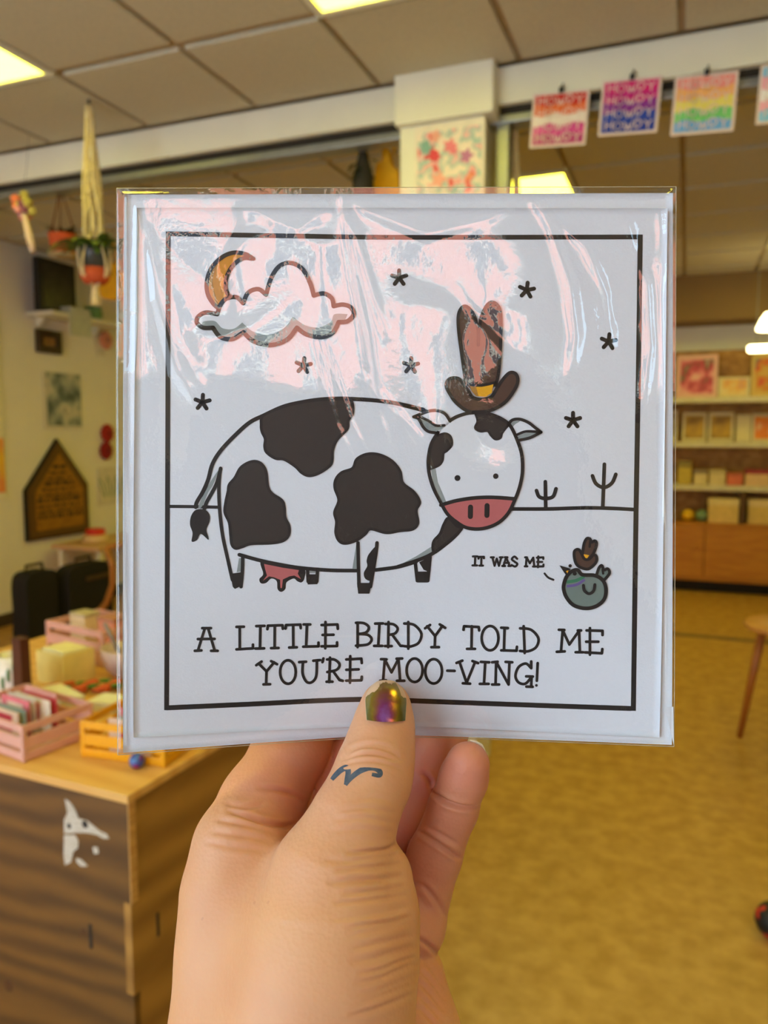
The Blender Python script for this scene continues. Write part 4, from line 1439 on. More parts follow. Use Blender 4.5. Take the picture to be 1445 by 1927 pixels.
# cow
cow = Print()
body = ZA([(118, 690), (125, 660), (160, 600), (190, 530), (215, 440), (265, 360), (350, 270), (430, 200), (510, 160), (620, 110), (720, 85), (830, 68), (950, 62), (1040, 65), (1150, 72), (1250, 85), (1350, 105), (1445, 130)]) + ZB([(100, 178), (200, 203), (255, 222)])
cow.stroke(body, 7.6, 3)
cow.stroke(ZA([(262, 465), (252, 560), (256, 700), (273, 850), (303, 990), (330, 1110)]), 6.6, 3)
cow.stroke(ZA([(262, 468), (240, 550), (210, 610), (182, 660), (168, 700)]), 7, 3)
cow.stroke(ZA([(370, 965), (490, 998), (620, 1025), (740, 1043), (900, 1055), (1052, 1057)]), 7, 3)
cow.stroke(ZA([(1160, 1053), (1290, 1035), (1400, 1002)]) + ZB([(80, 1060), (200, 1020), (275, 985), (350, 930), (400, 885), (428, 850)]), 7, 3)
cow.stroke(ZA([(390, 975), (388, 1060), (380, 1150)]), 6.6, 3)
cow.stroke(ZA([(765, 1055), (768, 1120)]), 6.6, 3)
cow.stroke(ZA([(822, 1057), (818, 1120)]), 6.6, 3)
cow.stroke(ZA([(1056, 896), (1058, 1000), (1062, 1150)]), 6.6, 4)
cow.stroke(ZA([(1166, 896), (1158, 970), (1128, 1150)]), 6.6, 4)
cow.stroke(ZB([(178, 1045), (188, 1135)]), 6.6, 3)
cow.stroke(ZB([(258, 1005), (245, 1135)]), 6.6, 3)
cow_o = cow.build('printed_cow', INK)
q = Print()
q.fill(ZA([(250, 478), (218, 560), (190, 605), (155, 685), (133, 690), (168, 605), (205, 540)]), 2)
q.fill(ZA([(368, 985), (388, 985), (385, 1062), (355, 1066)]), 2, False)
q.fill(ZA([(1046, 905), (1050, 1045), (1024, 1045)]), 2, False)
q.fill(ZA([(775, 1058), (812, 1060), (810, 1070), (775, 1070)]), 2, False)
q.fill(ZB([(90, 1050), (180, 1003), (268, 948), (278, 985), (200, 1020)]), 2, False)
q.build('cow_shade', GREY, cow_o)
for s in (ZA([(497, 215), (510, 160), (620, 112), (720, 86), (830, 70), (950, 64), (1015, 72), (1026, 140), (1000, 190), (993, 238), (935, 300), (910, 360), (905, 430), (880, 462), (820, 498), (770, 508), (730, 490), (695, 455), (630, 414), (580, 408), (530, 375), (517, 340), (520, 295), (502, 255)]),
          ZA([(312, 560), (345, 520), (380, 460), (440, 427), (490, 434), (523, 480), (535, 570), (560, 612), (615, 650), (630, 690), (635, 750), (658, 800), (656, 850), (625, 883), (560, 897), (440, 902), (390, 918), (350, 928), (327, 905), (320, 850), (312, 780), (287, 720), (292, 660), (305, 600)]),
          ZA([(1050, 412), (1110, 383), (1180, 387), (1250, 422), (1298, 480), (1315, 550), (1378, 602), (1412, 660), (1393, 710), (1402, 780), (1372, 817), (1300, 826), (1220, 838), (1130, 816), (1098, 845), (1050, 880), (990, 899), (950, 888), (928, 840), (932, 775), (921, 720), (945, 650), (923, 580), (928, 530), (962, 490), (1025, 465)]),
          ZB([(358, 795), (332, 830), (312, 880), (278, 920), (273, 962), (287, 977), (350, 928), (400, 885), (428, 850), (400, 835)])):
    q = Print()
    q.fill(s, 4)
    so = q.build('cow_spot', SPOT, cow_o)
    q = Print()
    q.stroke(s, 5.5, 5, closed=True)
    q.build('spot_outline', INK, so) if False else q.build('spot_outline', INK, cow_o)
q = Print()
q.fill(ZA([(120, 705), (92, 740), (85, 790), (100, 840), (95, 888), (125, 880), (148, 845), (190, 878), (190, 860), (180, 820), (198, 772), (198, 735), (172, 705)]), 4)
q.fill(ZA([(318, 1075), (386, 1065), (381, 1145), (345, 1163), (332, 1150)]), 4, False)
q.fill(ZA([(757, 1078), (828, 1078), (822, 1135), (766, 1137)]), 4, False)
q.fill(ZA([(1050, 1128), (1136, 1128), (1122, 1190), (1058, 1190)]), 5, False)
q.fill(ZA([(1166, 918), (1120, 960), (1106, 1000), (1110, 1030), (1090, 1070), (1100, 1105), (1137, 1112), (1152, 1040)]), 5)
q.fill(ZB([(180, 1085), (250, 1085), (243, 1145), (190, 1145)]), 4, False)
q.fill(ZB([(198, 1035), (262, 1002), (252, 1088), (222, 1075)]), 4, False)
q.build('cow_hooves', INK, cow_o)
q = Print()
q.fill(ZA([(497, 1002), (620, 1025), (742, 1045), (747, 1100), (730, 1125), (705, 1118), (688, 1103), (665, 1110), (641, 1128), (636, 1163), (612, 1180), (591, 1163), (586, 1118), (555, 1103), (525, 1128), (495, 1130), (486, 1105), (508, 1075)]), 1)
q.build('udder_outline', INK, cow_o)
q = Print()
q.fill(ZA([(513, 1018), (620, 1040), (715, 1054), (708, 1075), (727, 1106), (688, 1085), (660, 1090), (622, 1108), (616, 1158), (608, 1158), (606, 1110), (572, 1096), (542, 1090), (506, 1116), (530, 1085), (520, 1050)]), 2, False)
q.build('udder', PINK, cow_o)
# head
HEAD = ZB([(365, 265), (400, 245), (450, 228), (500, 222), (560, 225), (630, 248), (690, 290), (730, 370), (755, 450), (759, 540), (745, 620), (720, 690), (680, 770), (620, 825), (540, 852), (460, 848), (400, 815), (350, 770), (310, 700), (275, 630), (252, 550), (248, 470), (265, 390), (300, 330)])
q = Print()
q.poly(spline(HEAD, 5, True), 6)
head = q.build('cow_head', PWHT, cow_o)
q = Print()
q.fill(ZB([(165, 245), (250, 213), (300, 211), (340, 230), (365, 268), (335, 300), (300, 332), (250, 325), (220, 300), (195, 256)]), 6)
q.fill(ZB([(680, 287), (705, 262), (745, 258), (790, 275), (830, 305), (860, 328), (800, 358), (745, 372)]), 6)
q.build('cow_ears', PWHT, cow_o)
q = Print()
q.fill(ZB([(205, 255), (250, 275), (300, 300), (330, 298), (300, 320), (255, 318), (225, 295)]), 7)
q.fill(ZB([(735, 350), (780, 332), (845, 330), (800, 352), (750, 368)]), 7)
q.fill(ZB([(690, 290), (710, 270), (745, 268), (720, 285), (700, 305)]), 7)
q.fill(ZB([(262, 530), (287, 525), (300, 600), (345, 705), (320, 718), (280, 640)]), 7, False)
q.build('head_shade', GREY, cow_o)
q = Print()
q.fill(ZB([(503, 227), (560, 228), (630, 250), (684, 288), (670, 310), (650, 330), (640, 358), (612, 366), (588, 345), (570, 322), (530, 323), (502, 305), (515, 268)]), 7)
q.fill(ZB([(300, 347), (338, 335), (368, 352), (376, 395), (350, 428), (330, 443), (325, 480), (305, 508), (258, 528), (250, 470), (264, 400)]), 7)
q.build('head_spots', SPOT, cow_o)
q = Print()
MZ = spline(ZB([(322, 727), (400, 700), (500, 685), (600, 682), (714, 692)]), 6) + spline(ZB([(714, 692), (680, 770), (620, 825), (540, 850), (460, 847), (400, 815), (350, 770), (322, 727)]), 6)[1:-1]
q.poly(MZ, 8)
q.build('muzzle', PINK, cow_o)
q = Print()
q.stroke(HEAD, 6.6, 9)
q.stroke(ZB([(316, 724), (400, 700), (500, 685), (600, 682), (715, 690)]), 7, 9)
q.stroke(ZB([(168, 245), (250, 214), (300, 212), (340, 230), (366, 268)]), 5.8, 9)
q.stroke(ZB([(168, 245), (195, 256), (220, 300), (250, 325), (300, 332)]), 5.6, 9)
q.stroke(ZB([(200, 242), (250, 267), (290, 292), (335, 291)]), 5, 9)
q.stroke(ZB([(682, 285), (705, 262), (745, 258), (790, 275), (830, 305), (860, 328)]), 5.8, 9)
q.stroke(ZB([(860, 328), (800, 358), (745, 371)]), 5.6, 9)
q.stroke(ZB([(725, 344), (780, 324), (858, 328)]), 5, 9)
q.stroke(ZB([(503, 227), (515, 268), (502, 305), (530, 323), (570, 322), (588, 345), (612, 366), (640, 358), (650, 330), (684, 288)]), 4.5, 9)
q.stroke(ZB([(300, 347), (338, 335), (368, 352), (376, 395), (350, 428), (330, 443), (325, 480), (305, 508), (258, 528)]), 4.5, 9)
q.disc(ZB([(406, 577)])[0], 5.6, 9)
q.disc(ZB([(614, 567)])[0], 5.2, 9)
q.stroke(ZB([(477, 735), (476, 786)]), 9.6, 9)
q.stroke(ZB([(567, 727), (566, 780)]), 9.6, 9)
q.build('face_lines', INK, cow_o)
# cow's hat
CR = [(876, 722), (866, 651), (861.7, 611), (863, 590), (870.5, 578), (880.6, 579.5), (892.6, 596), (900, 622), (905, 597), (916.7, 574), (928.7, 570), (939, 581), (942, 603), (941.5, 643), (938, 699), (932, 726), (905, 735)]
BR_ = ZB([(345, 78), (358, 42), (398, 34), (430, 52), (465, 105), (490, 140), (540, 150), (590, 135), (620, 88), (660, 32), (692, 5), (722, 12), (734, 45), (720, 90), (670, 160), (600, 205), (530, 219), (460, 213), (400, 170), (365, 122)])
q = Print()
q.fill(CR, 10, True, 5)
hat = q.build('printed_hat', BRWN)
q = Print()
q.poly(spline(BR_, 5, True), 12)
q.build('hat_brim', BRWN, hat)
q = Print()
q.fill(ZB([(468, 70), (530, 75), (602, 60), (592, 115), (560, 136), (510, 133), (483, 105)]), 13, False)
q.build('hat_band', YELL, hat)
q = Print()
q.fill(ZB([(468, 70), (505, 75), (520, 134), (505, 130), (483, 105)]), 14, False)
q.build('band_shade', mat('print_ochre', (180, 128, 52)), hat)
q = Print()
q.stroke(CR[:-1], 6.2, 15)
q.stroke(BR_, 6.4, 15, closed=True)
q.stroke(ZB([(455, 66), (530, 75), (612, 58)]), 5, 15)
q.stroke([(900, 612), (899.5, 650)], 6, 15)
q.build('hat_outline', INK, hat)

# bird
BD = ZB([(985, 1150), (1000, 1110), (1030, 1082), (1060, 1077), (1085, 1102), (1150, 1106), (1195, 1132), (1213, 1180), (1203, 1235), (1160, 1273), (1100, 1285), (1037, 1268), (998, 1225), (983, 1182)])
TL_ = ZB([(1160, 1108), (1174, 1066), (1190, 1052), (1202, 1076), (1222, 1070), (1232, 1094), (1205, 1130)])
q = Print()
q.fill(BD, 3)
q.fill(TL_, 2)
bird = q.build('printed_bird', BIRD)
q = Print()
q.stroke(ZB([(998, 1142), (1050, 1134), (1096, 1112)]), 6, 4, cap=False)
q.build('green_stripe', GRN, bird)
q = Print()
q.stroke(ZB([(1000, 1165), (1055, 1156), (1098, 1128)]), 5, 5, cap=False)
q.build('purple_stripe', PURP, bird)
BH = ZB([(1040, 1005), (1043, 972), (1068, 968), (1095, 1015), (1122, 1017), (1140, 995), (1160, 1002), (1158, 1035), (1120, 1070), (1080, 1065), (1052, 1045)])
BC = ZB([(1085, 990), (1093, 935), (1108, 906), (1126, 908), (1134, 925), (1152, 918), (1162, 935), (1152, 970), (1135, 1005), (1110, 1015)])
q = Print()
q.fill(BC, 6)
q.fill(BH, 7)
q.build('bird_hat', BRWN, bird)
q = Print()
q.fill(ZB([(1088, 990), (1122, 996), (1108, 1016), (1098, 1015)]), 8, False)
q.fill(ZB([(995, 1082), (1010, 1078), (1003, 1095)]), 9, False)
q.build('bird_hat_band', YELL, bird)
q = Print()
q.stroke(BD, 7, 8, closed=True)
q.stroke(TL_, 5.5, 8)
q.stroke(ZB([(1194, 1076), (1197, 1096)]), 4, 8)
q.stroke(BH, 5.5, 9, closed=True)
q.stroke(BC[:-1], 5.5, 9)
q.stroke(ZB([(1126, 925), (1124, 950)]), 4.5, 9)
q.fill(ZB([(960, 1051), (1022, 1070), (1010, 1085), (1000, 1110), (985, 1090)]), 8, False)
q.disc(ZB([(1043, 1096)])[0], 3.8, 9)
q.disc(ZB([(1018, 1054)])[0], 3.2, 9)
q.stroke(ZB([(1090, 1160), (1095, 1188), (1120, 1205), (1145, 1190), (1152, 1156)]), 5.6, 9)
q.build('bird_outline', INK, bird)
q = Print()
q.stroke(ZB([(880, 1096), (900, 1118), (928, 1130)]), 4, 1)
q.build('speech_tick', INK)

# lettering
EL = lambda cx, cy, rx, ry: [(cx + rx * math.cos(a), cy + ry * math.sin(a)) for a in [k * math.pi / 8 for k in range(17)]]
say = [[(490, 1003), (515, 1003)], [(503, 1003), (501, 1052)], [(488, 1052), (513, 1052)],
       [(521, 1015), (522, 1006), (550, 1005), (550, 1013)], [(537, 1006), (535, 1053)], [(526, 1053), (545, 1053)],
       [(596, 1008), (608, 1054), (620, 1015), (632, 1054), (645, 1008)], [(588, 1008), (604, 1008)], [(637, 1008), (652, 1008)],
       [(656, 1055), (671, 1008), (690, 1055)], [(650, 1055), (665, 1055)], [(683, 1055), (697, 1055)], [(660, 1038), (686, 1038)], [(664, 1008), (678, 1008)],
       ('s', [(731, 1016), (716, 1004), (702, 1018), (716, 1031), (732, 1044), (720, 1058), (701, 1050)]),
       [(778, 1056), (782, 1008), (800, 1040), (818, 1010), (824, 1056)], [(772, 1057), (786, 1057)], [(817, 1058), (831, 1058)], [(774, 1008), (784, 1008)],
       [(846, 1003), (844, 1062)], [(838, 1010), (873, 1008), (873, 1017)], [(840, 1033), (867, 1033)], [(837, 1058), (873, 1057), (874, 1047)]]
lineE = [[(445, 269), (479, 160)], [(494, 160), (526, 268)], [(466, 160), (508, 160)], [(445, 213), (526, 212)], [(430, 270), (462, 268)], [(509, 270), (541, 270)],
         [(648, 154), (648, 262)], [(632, 154), (668, 153)], [(632, 263), (712, 258), (712, 240)],
         [(748, 150), (746, 258)], [(728, 150), (768, 149)], [(724, 259), (766, 258)],
         [(818, 147), (817, 256)], [(782, 165), (785, 148), (855, 146), (857, 163)], [(800, 257), (836, 256)],
         [(907, 145), (908, 254)], [(870, 162), (873, 145), (942, 143), (944, 160)], [(888, 254), (925, 253)],
         [(974, 142), (970, 250)], [(958, 142), (990, 142)], [(956, 250), (1030, 248), (1030, 230)],
         [(1064, 130), (1063, 258)], [(1045, 145), (1122, 142), (1124, 163)], [(1050, 193), (1103, 192)], [(1045, 248), (1120, 247), (1120, 229)],
         [(1220, 133), (1220, 252)], ('s', [(1212, 134), (1250, 136), (1274, 155), (1262, 180), (1225, 189)]), ('s', [(1225, 188), (1270, 193), (1288, 215), (1268, 239), (1212, 245)]),
         [(1326, 137), (1320, 245)], [(1305, 138), (1343, 137)], [(1300, 246), (1340, 246)],
         [(1370, 130), (1368, 252)], ('s', [(1355, 140), (1392, 141), (1414, 161), (1402, 185), (1370, 193)]), [(1388, 192), (1428, 246), (1440, 246)], [(1353, 247), (1385, 247)],
         [(740, 332), (778, 370), (815, 326)], [(778, 370), (776, 431)], [(728, 340), (754, 322)], [(800, 320), (829, 335)], [(763, 433), (795, 432)],
         ('s', EL(882, 373, 38, 57)),
         ('s', [(955, 325), (953, 380), (972, 420), (998, 422), (1019, 392), (1022, 318)]), [(936, 325), (970, 323)], [(1005, 318), (1038, 315)],
         [(1054, 307), (1049, 325)],
         [(1086, 303), (1082, 422)], ('s', [(1072, 312), (1108, 313), (1132, 336), (1118, 362), (1073, 373)]), [(1102, 370), (1132, 412), (1148, 416)], [(1069, 420), (1098, 420)],
         [(1184, 296), (1183, 425)], [(1165, 312), (1238, 308), (1240, 329)], [(1165, 362), (1225, 360)], [(1165, 415), (1238, 413), (1240, 396)]]
lineF = [[(122, 128), (122, 255)], ('s', [(103, 135), (150, 142), (184, 182), (172, 226), (135, 244), (103, 243)]),
         [(212, 148), (250, 195), (285, 146)], [(250, 195), (248, 248)], [(202, 158), (226, 142)], [(272, 139), (298, 156)], [(232, 248), (268, 248)],
         [(425, 148), (423, 255)], [(385, 165), (388, 148), (458, 152), (460, 168)], [(402, 256), (440, 256)],
         ('s', EL(512, 205, 40, 58)),
         [(581, 156), (578, 264)], [(565, 155), (597, 157)], [(565, 263), (638, 265), (640, 246)],
         [(672, 148), (677, 276)], ('s', [(655, 158), (707, 165), (742, 205), (732, 247), (695, 267), (655, 266)]),
         [(850, 268), (858, 167), (890, 235), (936, 170), (940, 270)], [(840, 165), (866, 166)], [(930, 168), (946, 168)], [(830, 270), (868, 268)], [(920, 272), (955, 272)],
         [(988, 157), (988, 284)], [(972, 168), (1048, 170), (1048, 190)], [(970, 222), (1028, 222)], [(965, 273), (1045, 277), (1047, 257)],
         [(2, 405), (10, 307), (42, 368), (75, 304), (83, 405)], [(-8, 305), (18, 306)], [(66, 303), (93, 302)], [(68, 408), (103, 408)], [(-12, 408), (16, 406)],
         ('s', EL(152, 358, 38, 56)), ('s', EL(243, 363, 40, 58)),
         [(308, 360), (343, 361)],
         [(366, 318), (400, 418), (440, 320)], [(352, 323), (380, 312)], [(428, 314), (455, 324)], [(382, 420), (417, 422)],
         [(489, 320), (483, 420)], [(468, 318), (508, 320)], [(463, 423), (505, 423)],
         [(538, 425), (541, 318), (600, 426), (604, 320)], [(522, 320), (548, 317)], [(586, 318), (618, 320)], [(522, 426), (555, 426)],
         ('s', [(706, 346), (682, 326), (648, 343), (633, 385), (648, 416), (680, 422), (708, 392)]), [(684, 387), (716, 388)], [(708, 316), (708, 348)], [(710, 390), (708, 434)], [(685, 436), (715, 437)],
         [(739, 324), (735, 408)], [(733, 430), (733.5, 430)]]
for nm, zf, L, wd in (('speech_lettering', ZB, say, 4.2), ('headline_lettering', ZE, lineE, 5.3), ('headline_lettering', ZF, lineF, 5.3)):
    q = Print()
    for s in L:
        if isinstance(s, tuple) and s[0] == 's':
            q.stroke(zf(s[1]), wd, 2, True)
        else:
            q.stroke(zf(s), wd, 2, False)
    q.build(nm, INK)

# ------------------------------------------------------------------ clear plastic sleeve
def film_mat():
    m = bpy.data.materials.new('clear_film')
    m.use_nodes = True
    nt = m.node_tree
    for n in list(nt.nodes):
        nt.nodes.remove(n)
    out = nt.nodes.new('ShaderNodeOutputMaterial')
    tr = nt.nodes.new('ShaderNodeBsdfTransparent')
    tr.inputs['Color'].default_value = (0.985, 0.985, 0.985, 1)
    gl = nt.nodes.new('ShaderNodeBsdfGlossy')
    gl.inputs['Roughness'].default_value = 0.015
    fr = nt.nodes.new('ShaderNodeLayerWeight')      # Schlick reflectance, same from both sides of the thin film
    fr.inputs['Blend'].default_value = 0.5
    pw = nt.nodes.new('ShaderNodeMath')
    pw.operation = 'POWER'
    pw.inputs[1].default_value = 5.0
    mu = nt.nodes.new('ShaderNodeMath')
    mu.operation = 'MULTIPLY_ADD'
    mu.inputs[1].default_value = 0.90
    mu.inputs[2].default_value = 0.072
    mu.use_clamp = True
    nz = nt.nodes.new('ShaderNodeTexNoise')
    nz.inputs['Scale'].default_value = 260
    nz.inputs['Detail'].default_value = 3
    bp = nt.nodes.new('ShaderNodeBump')
    bp.inputs['Strength'].default_value = 0.06
    bp.inputs['Distance'].default_value = 0.001
    tc = nt.nodes.new('ShaderNodeTexCoord')
    mx = nt.nodes.new('ShaderNodeMixShader')
    nt.links.new(tc.outputs['Object'], nz.inputs['Vector'])
    nt.links.new(nz.outputs['Fac'], bp.inputs['Height'])
    nt.links.new(bp.outputs['Normal'], gl.inputs['Normal'])
    nt.links.new(fr.outputs['Facing'], pw.inputs[0])
    nt.links.new(pw.outputs[0], mu.inputs[0])
    nt.links.new(mu.outputs[0], mx.inputs[0])
    nt.links.new(tr.outputs[0], mx.inputs[1])
    nt.links.new(gl.outputs[0], mx.inputs[2])
    nt.links.new(mx.outputs[0], out.inputs[0])
    return m


FILM = film_mat()
SC = [(216, 350), (1276, 347), (1272, 1408), (218, 1424)]


def seg_dist(X, Y, pts):
    D = np.full(X.shape, 1e9)
    U = np.zeros(X.shape)
    n = len(pts) - 1
    for i in range(n):
        ax, ay = pts[i]
        bx, by = pts[i + 1]
        dx, dy = bx - ax, by - ay
        t = np.clip(((X - ax) * dx + (Y - ay) * dy) / (dx * dx + dy * dy), 0, 1)
        d = np.hypot(X - ax - t * dx, Y - ay - t * dy)
        k = d < D
        D = np.where(k, d, D)
        U = np.where(k, (i + t) / n, U)
    return D, U


def wrinkle(PX, PY):
    """film height over the card in metres; PX, PY are positions on the film measured in photo pixels at the card"""
    H = np.zeros(PX.shape)
    r = np.random.default_rng(5)
    for k in range(46):
        cx, cy = r.uniform(230, 1260), 350 + 560 * r.beta(1.1, 1.6)
        R = r.uniform(38, 95)
        H += r.uniform(-1, 1) * 0.00075 * (R / 60) * np.exp(-(((PX - cx) / (R * r.uniform(0.6, 1.1))) ** 2 + ((PY - cy) / (R * r.uniform(0.8, 1.6))) ** 2))
    for k in range(22):
        cx, cy = r.uniform(240, 1250), r.uniform(850, 1400)
        R = r.uniform(50, 110)
        H += r.uniform(-1, 1) * 0.00016 * np.exp(-(((PX - cx) / R) ** 2 + ((PY - cy) / R) ** 2))
    F = [([(640, 366), (610, 400), (560, 432), (480, 400), (330, 395)], .32, 14), ([(640, 366), (655, 470), (690, 640), (705, 760), (760, 960)], .34, 9),
         ([(640, 366), (668, 450), (700, 560), (730, 640)], .30, 10), ([(640, 366), (690, 400), (800, 445), (900, 420), (990, 380)], .40, 13),
         ([(1000, 378), (1035, 430), (1070, 540), (1082, 640), (1070, 720)], .40, 12), ([(1010, 385), (1100, 470), (1140, 560), (1150, 660)], .26, 9),
         ([(1180, 430), (1215, 540), (1222, 660), (1205, 800)], .30, 9), ([(285, 430), (296, 560), (335, 700), (440, 850), (520, 960)], .28, 12),
         ([(590, 650), (630, 800), (700, 950), (740, 1060)], .24, 8), ([(612, 650), (660, 800), (720, 920)], .20, 6), ([(680, 715), (745, 790), (800, 880), (850, 1060)], .24, 8),
         ([(700, 715), (790, 830), (830, 960)], .18, 6), ([(262, 378), (262, 600), (256, 900)], .36, 8), ([(262, 400), (330, 640), (400, 760)], .2, 10),
         ([(860, 540), (900, 600), (960, 660), (1000, 680)], .16, 10), ([(1240, 380), (1246, 700), (1244, 1000)], .22, 7), ([(380, 640), (480, 620), (560, 560)], .3, 24),
         ([(420, 480), (520, 440), (600, 470), (610, 560)], .34, 26), ([(760, 560), (850, 600), (1000, 600)], .3, 30), ([(300, 1120), (420, 1180), (600, 1170)], .08, 8),
         ([(560, 1090), (640, 1150), (700, 1200)], .08, 7), ([(245, 900), (250, 1060), (248, 1200), (262, 1330)], .26, 7), ([(236, 1000), (240, 1200), (238, 1380)], .3, 6)]
    for pts, amp, wd in F:
        D, U = seg_dist(PX, PY, pts)
        H += amp * 0.001 * np.exp(-(D / wd) ** 2) * np.clip(np.sin(np.pi * np.clip(U * 0.9 + 0.08, 0, 1)), 0, 1) ** 0.6
    return H


NS = 250
Xs, Ys = corner_grid(SC, NS, NS)
uu, vv = np.meshgrid(np.linspace(0, 1, NS + 1), np.linspace(0, 1, NS + 1))
PXs = SC[0][0] + (SC[1][0] - SC[0][0]) * uu
PYs = SC[0][1] + (SC[3][1] - SC[0][1]) * vv
edge = np.minimum(np.minimum(uu, 1 - uu), np.minimum(vv, 1 - vv))
rise = np.clip(edge / 0.02, 0, 1)
rise = rise * rise * (3 - 2 * rise)
base = hgt_card(Xs, Ys)
pillow = 0.0006 + 0.0011 * np.clip(np.sin(np.pi * uu), 0, 1) ** 0.5 * np.clip(np.sin(np.pi * np.clip(vv * 1.25, 0, 1)), 0, 1) ** 0.6
film_off = -0.0016 + rise * (0.0016 + np.maximum(pillow + wrinkle(PXs, PYs), 0.00055))
thumb_flat = np.exp(-(((PXs - 726) / 90) ** 2 + ((PYs - 1340) / 80) ** 2))
film_off = film_off * (1 - thumb_flat) + 0.00055 * thumb_flat
idx = np.arange((NS + 1) ** 2).reshape(NS + 1, NS + 1)
Fq = np.stack([idx[:-1, :-1], idx[1:, :-1], idx[1:, 1:], idx[:-1, 1:]], -1).reshape(-1, 4)
sleeve = thing('plastic_sleeve', 'clear wrinkled plastic sleeve wrapped around the greeting card and envelope', 'plastic sleeve')
sleeve.matrix_world = CARD_M
np_mesh('front_film', np.stack([Xs, Ys, base + film_off], -1).reshape(-1, 3), Fq.tolist(), FILM, sleeve, True)
NB = 48
Xb, Yb = corner_grid(SC, NB, NB)
idb = np.arange((NB + 1) ** 2).reshape(NB + 1, NB + 1)
Fb = np.stack([idb[:-1, :-1], idb[:-1, 1:], idb[1:, 1:], idb[1:, :-1]], -1).reshape(-1, 4)
ub, vb = np.meshgrid(np.linspace(0, 1, NB + 1), np.linspace(0, 1, NB + 1))
eb = np.clip(np.minimum(np.minimum(ub, 1 - ub), np.minimum(vb, 1 - vb)) / 0.03, 0, 1)
np_mesh('back_film', np.stack([Xb, Yb, hgt_card(Xb, Yb) - 0.0016 - 0.0006 * eb], -1).reshape(-1, 3), Fb.tolist(), FILM, sleeve, True)
# welded rim: a slightly thicker bead of plastic round the sleeve
m_rim = mat('film_weld', (196, 180, 150), rough=0.15, var=0.2, scale=400, spec=0.8)
rim = MB()
for side in range(4):
    if side == 0:
        pts = [(Xb[0, i], Yb[0, i]) for i in range(NB + 1)]
    elif side == 1:
        pts = [(Xb[i, NB], Yb[i, NB]) for i in range(NB + 1)]
    elif side == 2:
        pts = [(Xb[NB, i], Yb[NB, i]) for i in range(NB + 1)]
    else:
        pts = [(Xb[i, 0], Yb[i, 0]) for i in range(NB + 1)]
    MB().tube([(x, y, float(hgt_card(x, y)) - 0.0016) for x, y in pts], 0.00011, 5).build('weld_seam', m_rim, sleeve)

# ================================================================== HAND
def hp3(px, py, zmm):
    """photo pixel and height above the card plane (mm) -> point in the card frame (mm)"""
    s = (CARD_D * 1000 - zmm) / FPX
    return np.array([(px - CX) * s, (CY - py) * s, zmm])


def cone(P, a, b, ra, rb, fl=1.0):
    ba = b - a
    t = np.clip(((P - a) @ ba) / (ba @ ba), 0, 1)
    q = P - a - t[:, None] * ba
    if fl != 1.0:
        q = q * np.array([1, 1, fl])
    return np.sqrt((q * q).sum(1)) - (ra + (rb - ra) * t)


def smin(a, b, k):
    h = np.clip(0.5 + 0.5 * (b - a) / k, 0, 1)
    return b + (a - b) * h - k * h * (1 - h)


def chain(P, pts, k, fl=1.0):
    d = None
    for (a, b) in zip(pts[:-1], pts[1:]):
        c = cone(P, hp3(*a[:3]), hp3(*b[:3]), a[3], b[3], fl)
        d = c if d is None else smin(d, c, k)
    return d


# (photo x, photo y, height above card in mm, radius in mm)
THUMB = [(726, 1327, -4.0, 7.2), (722, 1366, -2.0, 8.3), (712, 1420, 2.0, 9.7), (699, 1468, 6.0, 10.6), (664, 1545, 12.0, 11.4), (628, 1630, 16.0, 14.6)]
THENAR = [(632, 1650, 14.0, 15.0), (628, 1725, 18.0, 19.0), (612, 1830, 22.0, 22.5), (590, 1990, 26.0, 24.0), (560, 2240, 34.0, 26.0)]
METAC = [(452, 1590, -4.0, 13.0), (446, 1680, 0.0, 14.5), (452, 1800, 6.0, 16.5), (458, 1960, 14.0, 19.0), (470, 2240, 24.0, 23.0)]
INDEX = [(452, 1590, -4.0, 13.0), (492, 1512, -16.0, 12.6), (548, 1412, -28.5, 12.0), (606, 1300, -34.0, 9.5), (650, 1220, -31.0, 8.0)]
MIDDLE = [(560, 1640, -18.0, 11.0), (640, 1500, -28.0, 9.6), (690, 1390, -33.0, 9.0), (725, 1270, -33.0, 8.0)]
RING = [(690, 1690, -18.0, 10.0), (748, 1560, -21.0, 8.6), (800, 1465, -25.0, 8.4), (835, 1375, -28.0, 7.8), (850, 1310, -28.0, 6.8)]
PINKY = [(778, 1730, -8.0, 9.5), (818, 1610, -7.0, 7.9), (853, 1520, -4.5, 7.2), (872, 1465, -2.0, 6.9), (880, 1438, -0.5, 6.4)]
BUMP = [(716, 1648, 14.0, 8.6), (708, 1720, 18.0, 10.5), (700, 1800, 21.0, 12.0)]
MOUND1 = [(745, 1705, -8.0, 12.0), (766, 1738, -6.0, 11.6)]
MOUND2 = [(750, 1850, -2.0, 14.0), (762, 1960, 4.0, 15.5), (700, 2240, 16.0, 22.0)]
PALM = [(560, 1660, -10.0, 14.0), (620, 1800, -4.0, 17.0), (620, 2000, 8.0, 20.0), (590, 2240, 22.0, 26.0)]


def hand_sdf(P):
    th = chain(P, THUMB, 4.0)
    te = chain(P, THENAR, 8.0)
    mc = chain(P, METAC, 8.0)
    ix = chain(P, INDEX, 4.0)
    body = smin(smin(th, te, 6.0), mc, 11.0)
    body = smin(body, chain(P, BUMP, 5.0), 2.6)
    body = smin(body, chain(P, PALM, 8.0), 8.0)
    body = smin(body, ix, 4.0)
    pk = chain(P, PINKY, 2.2)
    rg = chain(P, RING, 2.2)
    md = chain(P, MIDDLE, 2.5)
    m1 = chain(P, MOUND1, 4.0)
    m2 = chain(P, MOUND2, 5.0)
    back = smin(smin(smin(pk, rg, 0.8), md, 0.8), smin(m1, m2, 1.2), 1.6)
    return smin(body, back, 1.4)


